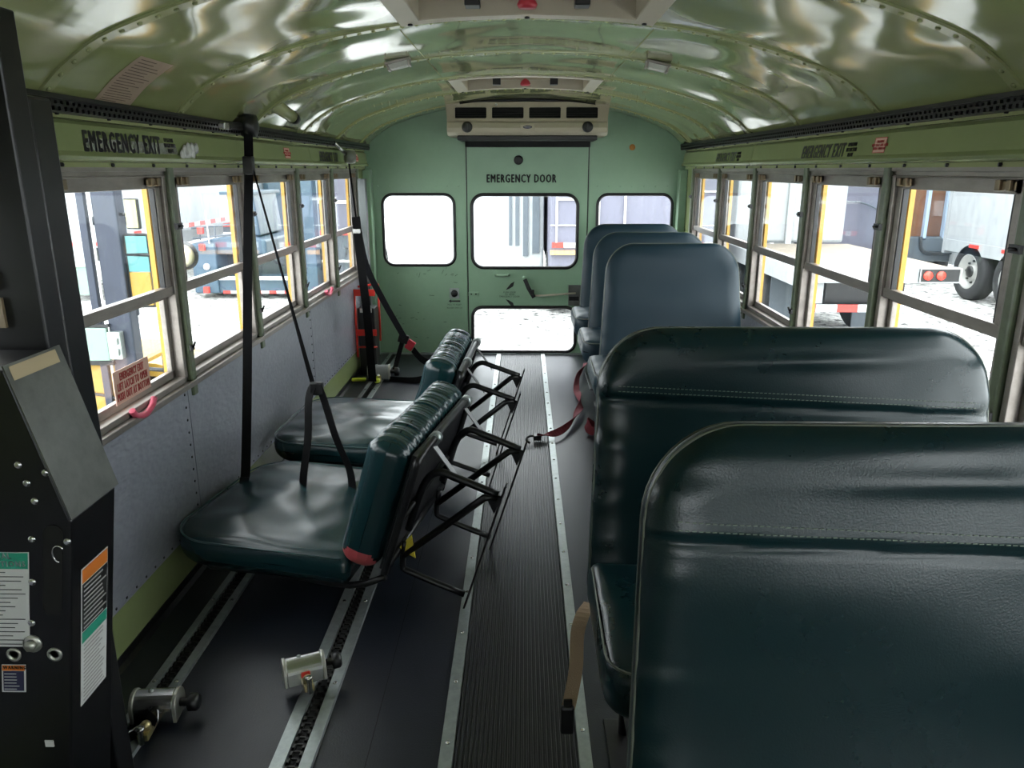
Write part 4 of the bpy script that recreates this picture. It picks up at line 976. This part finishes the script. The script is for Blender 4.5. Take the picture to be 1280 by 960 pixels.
# ================================================================== OUTSIDE: GRAVEL YARD AND VEHICLES
GZ = -.95
m_grav = mat('pale_gravel', (.72, .72, .69), .8, var=.6, vscale=7, bump=1, bscale=9, detail=6, dist=.15, col2=(.08, .078, .075))  # dark second colour paints the shade in gaps between stones
gr = [x for x in m_grav.node_tree.nodes if x.type == 'VALTORGB'][0].color_ramp; gr.elements[0].position = .36; gr.elements[1].position = .56
gm = MB(); NX, NY = 60, 60
gv = []
for j in range(NY+1):
    for i in range(NX+1):
        x = -45+90*i/NX; y = -12+70*j/NY; gv.append((x, y, GZ-.03+.03*noise.noise(Vector((x*.6, y*.6, 0)))))
gm.add(gv, [(j*(NX+1)+i, j*(NX+1)+i+1, (j+1)*(NX+1)+i+1, (j+1)*(NX+1)+i) for j in range(NY) for i in range(NX)], True)
struct('ground', gm, m_grav)
m_tw = mat('truck_white', (.36, .38, .39), .35, var=.15, vscale=3)
m_lav = mat('hazed_lavender', (.125, .125, .165), .6, var=.15, vscale=1.5)  # pale lavender cast of glare through hazy glass, painted into the colour
m_blue = mat('truck_blue', (.045, .085, .125), .4, var=.3, vscale=4)
m_slate = mat('slate_paint', (.09, .11, .13), .5, var=.25, vscale=4)
m_tyre = mat('tyre', (.022, .023, .025), .75, var=.4, vscale=20, bump=.3, bscale=30)
m_rim = mat('rim_white', (.40, .40, .38), .4, .3)
m_tred = mat('tape_red', (.55, .04, .03), .4); m_twh = mat('tape_white', (.6, .6, .6), .4)
m_brown = mat('brown_panel', (.20, .085, .04), .6, var=.5, vscale=3)
m_mast = mat('mast_steel', (.028, .035, .055), .4, .3, var=.3, vscale=10)
m_sage = mat('sage_panel', (.17, .25, .21), .5)
m_mach = mat('machine_yellow', (.34, .20, .02), .4, var=.2, vscale=8)
m_win = mat('dark_window', (.02, .03, .035), .15)
def wheel(parent, c, r, wdt, s=1, name='wheel'):
    # axis along X, outer face towards s
    x, y, z = c
    prof = [(r*.62, -wdt/2), (r*.93, -wdt/2), (r, -wdt*.38), (r, wdt*.38), (r*.93, wdt/2), (r*.62, wdt/2), (r*.60, wdt*.05)]
    o = part(name, MB().lathe([(a, b*s) for a, b in prof], c, 'X', 28), m_tyre, parent)
    rim = [(r*.60, wdt*.02), (r*.62, wdt*.5), (r*.57, wdt*.48), (r*.50, wdt*.15), (r*.28, wdt*.10), (r*.24, wdt*.3), (r*.08, wdt*.34), (.001, wdt*.34)]
    part('rim', MB().lathe([(a, b*s) for a, b in rim], c, 'X', 24), m_rim, o)
    part('hub', MB().lathe([(r*.22, wdt*.1*s), (r*.20, wdt*.40*s), (r*.06, wdt*.46*s)], c, 'X', 16), m_dark, o)
    nb = MB()
    for k in range(8):
        a = k*PI/4; nb.lathe([(.022, wdt*.08*s), (.020, wdt*.24*s), (.001, wdt*.25*s)], (x, y+math.cos(a)*r*.38, z+math.sin(a)*r*.38), 'X', 6)
    part('wheel_nuts', nb, m_dark, o, stuff=True)
def tape(parent, p0, p1, h, n, th=.01, ax='X'):
    p0, p1 = Vector(p0), Vector(p1)
    for i, m in ((0, m_tred), (1, m_twh)):
        mb = MB()
        for k in range(i, n, 2):
            a = p0.lerp(p1, k/n); b = p0.lerp(p1, (k+1)/n)
            if ax == 'X': mb.box(a.x, b.x, a.y-th, a.y, a.z, a.z+h)
            else: mb.box(a.x-th/2, a.x+th/2, a.y, b.y, a.z, a.z+h)
        part('red_tape' if i == 0 else 'white_tape', mb, m, parent)
# white box truck, far left
t = thing('box_truck', 'white box truck seen from the rear corner through the first left window, twin wheels', 'truck', (-8.6, 15, GZ))
part('cargo_box', MB().box(-9.85, -7.35, 14.0, 22.0, .10, 3.2), m_tw, t, bevel=.02)
part('rear_door', MB().box(-9.75, -7.45, 13.97, 14.0, .22, 3.1), m_tw, t)
part('rear_sill', MB().box(-9.85, -7.35, 13.93, 14.0, .02, .14), m_tw, t)
tape(t, (-9.8, 13.93, .05), (-7.4, 13.93, .05), .07, 10); tape(t, (-7.345, 14.0, .16), (-7.345, 22, .16), .09, 26, ax='Y')
part('frame_rail', MB().box(-9.1, -8.1, 14.05, 21, -.30, .06), m_tw, t)
part('light_panel', MB().box(-9.6, -7.9, 13.95, 14.0, -.32, .02), m_tw, t)
for x in (-9.3, -8.98, -8.3): part('tail_light', MB().lathe([(.09, 0), (.09, -.03), (.001, -.04)], (x, 13.95, -.16), 'Y', 14), m_tred, t)
for x in (-9.4, -8.2): part('mud_flap', MB().box(x-.35, x+.35, 14.0, 14.03, -.85, -.34), m_sage, t)
wheel(t, (-7.5, 14.65, GZ+.49), .50, .30); wheel(t, (-7.5, 15.85, GZ+.49), .50, .30); wheel(t, (-9.7, 14.65, GZ+.49), .5, .3, -1)
wheel(t, (-7.5, 21.2, GZ+.49), .50, .30)
# yellow yard machine
t = thing('yard_machine', 'yellow yard machine with a dark upright mast parked close outside the first left window', 'vehicle', (-3.0, 5.4, GZ))
part('mast', MB().box(-2.985, -2.815, 5.40, 5.52, -.85, 2.2), m_mast, t, bevel=.01)
part('mast', MB().box(-3.10, -3.045, 5.42, 5.50, -.85, 2.2), m_mast, t, bevel=.005)
part('mast_edge', MB().box(-3.005, -2.99, 5.39, 5.40, -.85, 2.2), m_twh, t)
for z in (.35, 1.0, 1.7): part('mast_tie', MB().box(-3.10, -2.815, 5.5, 5.54, z, z+.06), m_mast, t)
part('hood', MB().ext([(-3.75, -.75), (-3.75, -.02), (-3.5, .015), (-2.98, .01), (-2.90, -.03), (-2.88, -.30), (-2.98, -.75)], 5.45, 6.3), m_mach, t, bevel=.03)
part('hood_seam', MB().tube([(-3.5, 5.44, -.18), (-3.1, 5.44, -.24), (-2.9, 5.44, -.30)], .012, 6), m_dark, t)
fen = [(-2.84+.0, -.45)]+[(-2.84+.40*math.sin(a)*1.05, -.45+.42*math.cos(a)) for a in [k*PI/20 for k in range(0, 11)]]+[(-2.84+.30*math.sin(a)*1.05, -.45+.32*math.cos(a)) for a in [k*PI/20 for k in range(10, -1, -1)]]
part('fender', MB().ext(fen, 5.6, 6.2), m_mach, t)
wheel(t, (-2.82, 5.95, -.62), .33, .25)
part('side_panel', MB().box(-3.35, -2.985, 5.36, 5.40, .045, .285), m_sage, t, bevel=.006)
part('panel_frame', MB().box(-3.35, -2.97, 5.37, 5.41, .01, .04).box(-3.35, -2.97, 5.37, 5.41, .29, .31), m_dark, t)
part('latch', MB().box(-2.975, -2.88, 5.34, 5.40, .06, .26).box(-2.96, -2.895, 5.32, 5.34, .09, .14).box(-2.96, -2.895, 5.32, 5.34, .17, .22), m_alu, t, bevel=.006)
part('mirror', MB().box(-2.76, -2.66, 5.40, 5.43, .98, 1.19), m_black, t, bevel=.01)
part('mirror_glass', MB().box(-2.75, -2.67, 5.393, 5.40, .99, 1.18), mat('mirror_reflection', (.25, .24, .13), .15, .4), t)  # yellow-green reflection painted as the base colour of the glass
part('door_window', MB().box(-2.80, -2.65, 5.44, 5.46, .68, .93), mat('teal_glass', (.06, .20, .20), .15), t)
part('door_panel', MB().box(-2.80, -2.655, 5.44, 5.47, .44, .675), m_mach, t)
part('door_frame', MB().tube([(a, 5.45, b) for a, b in rrect(-2.81, -2.64, .43, .94, .02, 3)], .010, 6, closed=True), m_dark, t)
rm = part('round_mirror', MB().lathe([(.095, .0), (.10, -.01), (.085, -.03), (.001, -.05)], (-2.37, 5.4, .80), 'Y', 24), m_black, t)
part('mirror_glass', MB().lathe([(.080, -.031), (.05, -.048), (.001, -.055)], (-2.37, 5.4, .80), 'Y', 24), mat('round_mirror_reflection', (.45, .42, .30), .2, .5), rm)  # warm tint paints a yellow reflection into the convex glass
part('step', MB().box(-3.2, -2.45, 5.3, 5.5, -.72, -.66).cyl((-2.58, 5.35, -.66), (-2.58, 5.35, .10), .02, 8).cyl((-2.58, 5.35, -.02), (-2.78, 5.4, -.02), .015, 8), m_dark, t)
part('wheel_arm', MB().cyl((-2.81, 5.45, .80), (-2.45, 5.42, .80), .012, 8).cyl((-2.81, 5.45, 1.08), (-2.76, 5.42, 1.08), .012, 8), m_black, t)
# blue truck
k_ = .01445
def bx2(px): return (px-654)*k_
def bz2(py): return EYE-(py-212)*k_
t = thing('blue_truck', 'blue-grey work truck with small cab across the gravel, left of the containers', 'truck', (-5.2, 14.8, GZ))
part('body', MB().box(bx2(226), bx2(374), 14.4, 17.0, bz2(368), bz2(347)), m_blue, t, bevel=.02)
part('body_side', MB().box(bx2(226), bx2(258), 14.35, 16.0, bz2(368), bz2(304)), m_blue, t, bevel=.03)
part('hood', MB().ext([(bx2(226), bz2(318)), (bx2(226), bz2(304)), (bx2(262), bz2(296)), (bx2(300), bz2(294)), (bx2(322), bz2(300)), (bx2(322), bz2(318))], 14.45, 16.2), m_blue, t, bevel=.03)
part('dark_bay', MB().box(bx2(257), bx2(374), 14.9, 16.0, bz2(347), bz2(317)), m_win, t)
part('white_strip', MB().box(bx2(257), bx2(374), 14.32, 14.42, bz2(350), bz2(346)), m_twh, t)
cbx = part('cab', MB().ext([(bx2(280), bz2(295)), (bx2(272), bz2(243)), (bx2(306), bz2(238)), (bx2(312), bz2(295))], 14.6, 16.0), m_blue, t, bevel=.03)
part('cab_window', MB().box(bx2(285), bx2(297), 14.57, 14.62, bz2(269), bz2(250)), mat('pale_window', (.5, .55, .6), .2), cbx)
part('cab_roof', MB().box(bx2(266), bx2(310), 14.5, 16.1, bz2(243), bz2(239)), m_blue, cbx, bevel=.01)
part('antenna', MB().cyl((bx2(250), 14.4, bz2(308)), (bx2(249), 14.4, bz2(262)), .014, 6), m_twh, t)
part('railing', MB().tube([(bx2(226), 14.5, bz2(285)), (bx2(276), 14.5, bz2(280))], .018, 6).tube([(bx2(226), 14.5, bz2(298)), (bx2(276), 14.5, bz2(293))], .018, 6).tube([(bx2(236), 14.5, bz2(284)), (bx2(236), 14.5, bz2(300))], .015, 6).tube([(bx2(256), 14.5, bz2(282)), (bx2(256), 14.5, bz2(297))], .015, 6), m_slate, t)
for py in (287, 308, 363): part('red_lamp', MB().box(bx2(239), bx2(246), 14.28, 14.36, bz2(py+4), bz2(py-4)), m_tred, t, bevel=.005)
part('head_lamp', MB().lathe([(.06, 0), (.06, -.03), (.001, -.05)], (bx2(245), 14.35, bz2(333)), 'Y', 14), m_twh, t)
tape(t, (bx2(262), 14.4, bz2(368.5)), (bx2(372), 14.4, bz2(368.5)), .055, 11)
wheel(t, (bx2(262), 15.9, GZ+.4), .42, .3); wheel(t, (bx2(352), 15.9, GZ+.4), .42, .3)
t = thing('blue_tank', 'tall dark blue container with rounded corner, standing behind the blue work truck', 'container', (-4.5, 17.6, GZ))
k2 = k_*17.4/14.4
part('shell', MB().box((318-654)*k2, (372-654)*k2, 17.4, 20, GZ+.02, 2.6), m_blue, t, bevel=.25)
part('legs', MB().box((322-654)*k2, (326-654)*k2, 17.3, 17.4, GZ, 2.4), m_slate, t)
tape(t, ((318-654)*k2, 17.39, EYE-(290-212)*k2), ((330-654)*k2, 17.39, EYE-(290-212)*k2), .10, 2)
t = thing('slate_trailer', 'slate grey trailer with red and white tape and white digits, beyond the fifth left window', 'trailer', (-3.3, 14.6, GZ))
part('box', MB().box(bx2(390), bx2(450), 14.6, 16.2, bz2(368), bz2(150)), m_slate, t, bevel=.02)
part('upper_door', MB().box(bx2(393), bx2(448), 14.57, 14.6, bz2(286), bz2(155)), m_lav, t)
part('cross_rails', MB().box(bx2(391), bx2(450), 14.55, 14.6, bz2(329), bz2(326)).box(bx2(391), bx2(450), 14.55, 14.6, bz2(254), bz2(250)), m_twh, t)
tape(t, (bx2(391), 14.57, bz2(294)), (bx2(449), 14.57, bz2(294)), .085, 8)
text('number', '79', m_twh, t, .22, frame_m((bx2(428), 14.59, bz2(316)), (1, 0, 0), (0, 0, 1)), .9, .02)
part('orange_mesh', MB().box(bx2(396), bx2(406), 14.5, 14.58, bz2(366), bz2(340)), mat('faded_orange', (.55, .14, .08), .6), t)
wheel(t, (bx2(395), 16.0, GZ+.4), .42, .3, -1); wheel(t, (bx2(446), 16.0, GZ+.4), .42, .3, 1)
t = thing('blue_column', 'narrow blue upright pillar beside the slate trailer', 'post', (bx2(384), 14.4, GZ))
part('pillar', MB().box(bx2(377), bx2(391), 14.2, 14.5, GZ, 2.6), m_blue, t, bevel=.02)
part('pillar_base', MB().box(bx2(375), bx2(393), 14.1, 14.6, GZ, GZ+.06), m_slate, t)
t = thing('lavender_trailer', 'long pale lavender trailer side standing behind the blue work truck', 'trailer', (-10, 24.5, GZ))
part('side', MB().box(-15.0, -7.4, 23.5, 26, -.30, 4.4), m_lav, t, bevel=.02)
part('under_rail', MB().box(-15.0, -7.4, 23.55, 25.9, -.45, -.30), m_slate, t)
for x in (-13, -8.2): wheel(t, (x, 24.2, GZ+.5), .5, .3)
tape(t, (-15, 23.48, -.28), (-7.4, 23.48, -.28), .12, 16)
# flatbed, right
t = thing('flatbed_truck', 'white-edged flatbed truck seen from behind through the right windows, two red tail lamps', 'truck', (4.4, 11, GZ))
part('deck', MB().box(3.42, 5.36, 9.72, 12.9, .13, .20), mat('deck_wood', (.26, .22, .17), .7, var=.3, vscale=4), t)
part('rear_beam', MB().box(3.42, 5.44, 9.66, 9.74, .01, .205), m_tw, t, bevel=.01)
part('side_rail', MB().box(3.40, 3.47, 9.7, 15.5, -.03, .205), m_tw, t, bevel=.01)
part('light_box', MB().box(4.94, 5.42, 9.62, 9.67, .03, .19), m_dark, t)
part('light_frame', MB().tube([(a, 9.62, b) for a, b in rrect(4.94, 5.44, .025, .195, .01, 2)], .008, 6, closed=True), m_tw, t)
for x in (5.03, 5.19): part('tail_light', MB().lathe([(.056, 0), (.056, -.02), (.001, -.035)], (x, 9.62, .11), 'Y', 16), mat('lamp_red', (.75, .05, .03), .3), t)
part('bumper', MB().box(3.46, 5.05, 9.72, 9.80, -.37, -.27), m_dark, t); tape(t, (3.46, 9.72, -.365), (5.05, 9.72, -.365), .095, 6)
for x in (3.78, 4.72): part('bumper_strut', MB().box(x-.05, x+.05, 9.8, 9.9, -.32, .02), m_tw, t)
part('chassis', MB().box(3.9, 4.9, 9.9, 16, -.30, -.02), m_dark, t)
part('mud_flap', MB().box(3.55, 4.15, 11.0, 11.03, -.88, -.10), m_slate, t)
part('mud_flap', MB().box(4.75, 5.30, 11.0, 11.03, -.88, -.10), m_slate, t)
wheel(t, (3.66, 11.75, GZ+.52), .53, .28, -1); wheel(t, (3.66, 13.15, GZ+.52), .53, .28, -1); wheel(t, (5.15, 11.75, GZ+.52), .53, .28, 1)
part('white_body', MB().box(3.5, 5.3, 12.95, 18.0, .21, 2.8), m_tw, t, bevel=.05)
part('body_post', MB().box(4.32, 4.42, 12.88, 12.95, .2, 2.8), m_tw, t)
part('grey_hood', MB().box(3.45, 5.3, 18.1, 20.0, -.3, 1.4), m_slate, t, bevel=.3)
# covered trailer and brown trailer behind, right
t = thing('covered_trailer', 'lavender-grey tarpaulin-covered load behind the flatbed truck', 'trailer', (7, 17.5, GZ))
tb = [(6.0, .10), (6.35, -.25), (6.7, -.20), (7.1, -.22), (7.5, -.30), (7.75, -.25), (7.75, 2.6), (6.0, 2.6)]
part('tarpaulin', MB().ext(tb, 16.8, 18.5), m_lav, t, bevel=.03)
part('dark_base', MB().box(5.9, 7.8, 17.0, 18.4, -.75, .2), m_win, t)
part('rope', MB().tube(smoothpath([(6.0, 16.78, .95), (6.6, 16.76, .75), (7.2, 16.76, .70), (7.75, 16.78, .45)], 4), .015, 6), m_slate, t)
wheel(t, (6.2, 17.4, GZ+.4), .42, .3, -1); wheel(t, (7.55, 17.4, GZ+.4), .42, .3, 1)
t = thing('brown_trailer', 'brown-panelled trailer with pale blue posts, far right beyond the flatbed', 'trailer', (8.4, 17.5, GZ))
x = 7.88
for i, wd_ in enumerate((.20, .36, .40, .52)):
    part('panel', MB().box(x+.03, x+wd_-.03, 16.6, 17.2, .02, 2.6), m_brown, t, bevel=.01)
    part('stake', MB().box(x+wd_-.035, x+wd_+.035, 16.5, 16.7, -.05, 2.6), mat('pale_blue', (.35, .45, .58), .5), t, bevel=.006); x += wd_
part('sill', MB().box(7.85, 9.35, 16.5, 18.2, -.50, .02), m_slate, t, bevel=.03)
part('fender', MB().tube(smoothpath([(8.35, 16.48, .02), (8.40, 16.46, -.25), (8.65, 16.46, -.32), (9.3, 16.46, -.28)], 4), .04, 8), m_dark, t)
wheel(t, (8.2, 17.3, GZ+.4), .42, .3, -1); wheel(t, (9.1, 17.3, GZ+.4), .42, .3, 1)
part('corner_post', MB().box(9.02, 9.20, 16.35, 16.5, -.55, 2.6), m_tw, t)
t = thing('white_trailer', 'long white trailer with twin wheels at the far right of the yard', 'trailer', (9.5, 11, GZ))
part('box', MB().box(8.30, 10.8, 5.5, 15.4, .06, 3.4), m_tw, t, bevel=.02)
part('rub_rail', MB().box(8.27, 8.32, 5.5, 15.4, -.14, .08), m_tw, t)
rt_ = MB(); y = 6.2
while y < 15: rt_.box(8.255, 8.27, y, y+.30, -.01, .05); y += 1.0
part('red_tape', rt_, m_tred, t)
part('rear_end', MB().box(8.3, 10.8, 15.4, 15.5, -.2, 3.4), m_tw, t)
for y in (14.45, 13.15): wheel(t, (8.42, y, GZ+.50), .52, .30, -1); wheel(t, (10.6, y, GZ+.50), .52, .30, 1)
part('axle_frame', MB().box(8.7, 10.4, 12.2, 15.2, -.55, .05), m_dark, t)
part('landing_leg', MB().box(8.6, 8.7, 6.6, 6.7, GZ, .06).box(10.4, 10.5, 6.6, 6.7, GZ, .06), m_dark, t)
# behind the emergency door
t = thing('grey_box_truck', 'lavender-grey box truck with a red and white band, behind the emergency door windows', 'truck', (1.9, 12.5, GZ))
part('box', MB().box(.42, 3.0, 12.0, 18.0, -.2, 3.0), m_lav, t, bevel=.02)
part('door_frame', MB().box(.50, .53, 11.97, 12.0, .30, .98).box(.53, .90, 11.97, 12.0, .93, .97).box(.42, 3.0, 11.97, 12.0, .55, .565).box(.42, 3.0, 11.97, 12.0, 1.05, 1.075), m_twh, t)
tape(t, (.45, 11.98, .22), (2.95, 11.98, .22), .08, 14)
part('bumper', MB().box(.42, 3.0, 11.9, 12.0, .12, .18), mat('amber', (.6, .32, .12), .5), t)
part('lock_rod', MB().cyl((1.15, 11.95, .3), (1.15, 11.95, 2.6), .02, 8).cyl((1.55, 11.95, .3), (1.55, 11.95, 2.6), .02, 8), m_twh, t)
wheel(t, (.55, 13.2, GZ+.5), .5, .3, -1); wheel(t, (2.85, 13.2, GZ+.5), .5, .3, 1)
t = thing('white_bus', 'white bus end with narrow dark windows, left of the grey box truck', 'bus', (-.4, 13.5, GZ))
part('body', MB().box(-1.6, .36, 13.4, 20, -.5, 2.2), m_tw, t, bevel=.05)
for i, x in enumerate((-.24, -.13, 0.0, .16)): part('window', MB().box(x, x+(.05, .06, .09, .12)[i], 13.36, 13.41, .12-.18*(i > 1)+.05*(i == 3), 1.0), m_slate, t)
wheel(t, (-1.4, 14.6, GZ+.48), .48, .3, -1); wheel(t, (.2, 14.6, GZ+.48), .48, .3, 1)
# opposite yard side, beyond the gravel: pale fence line closing the view
t = thing('yard_wall', 'low pale wall closing the yard far behind the vehicles', 'wall', (0, 40, GZ))
part('wall_run', MB().box(-40, 40, 40, 40.3, GZ, .3), m_tw, t)
part('coping', MB().box(-40, 40, 39.95, 40.35, .3, .38), m_slate, t)
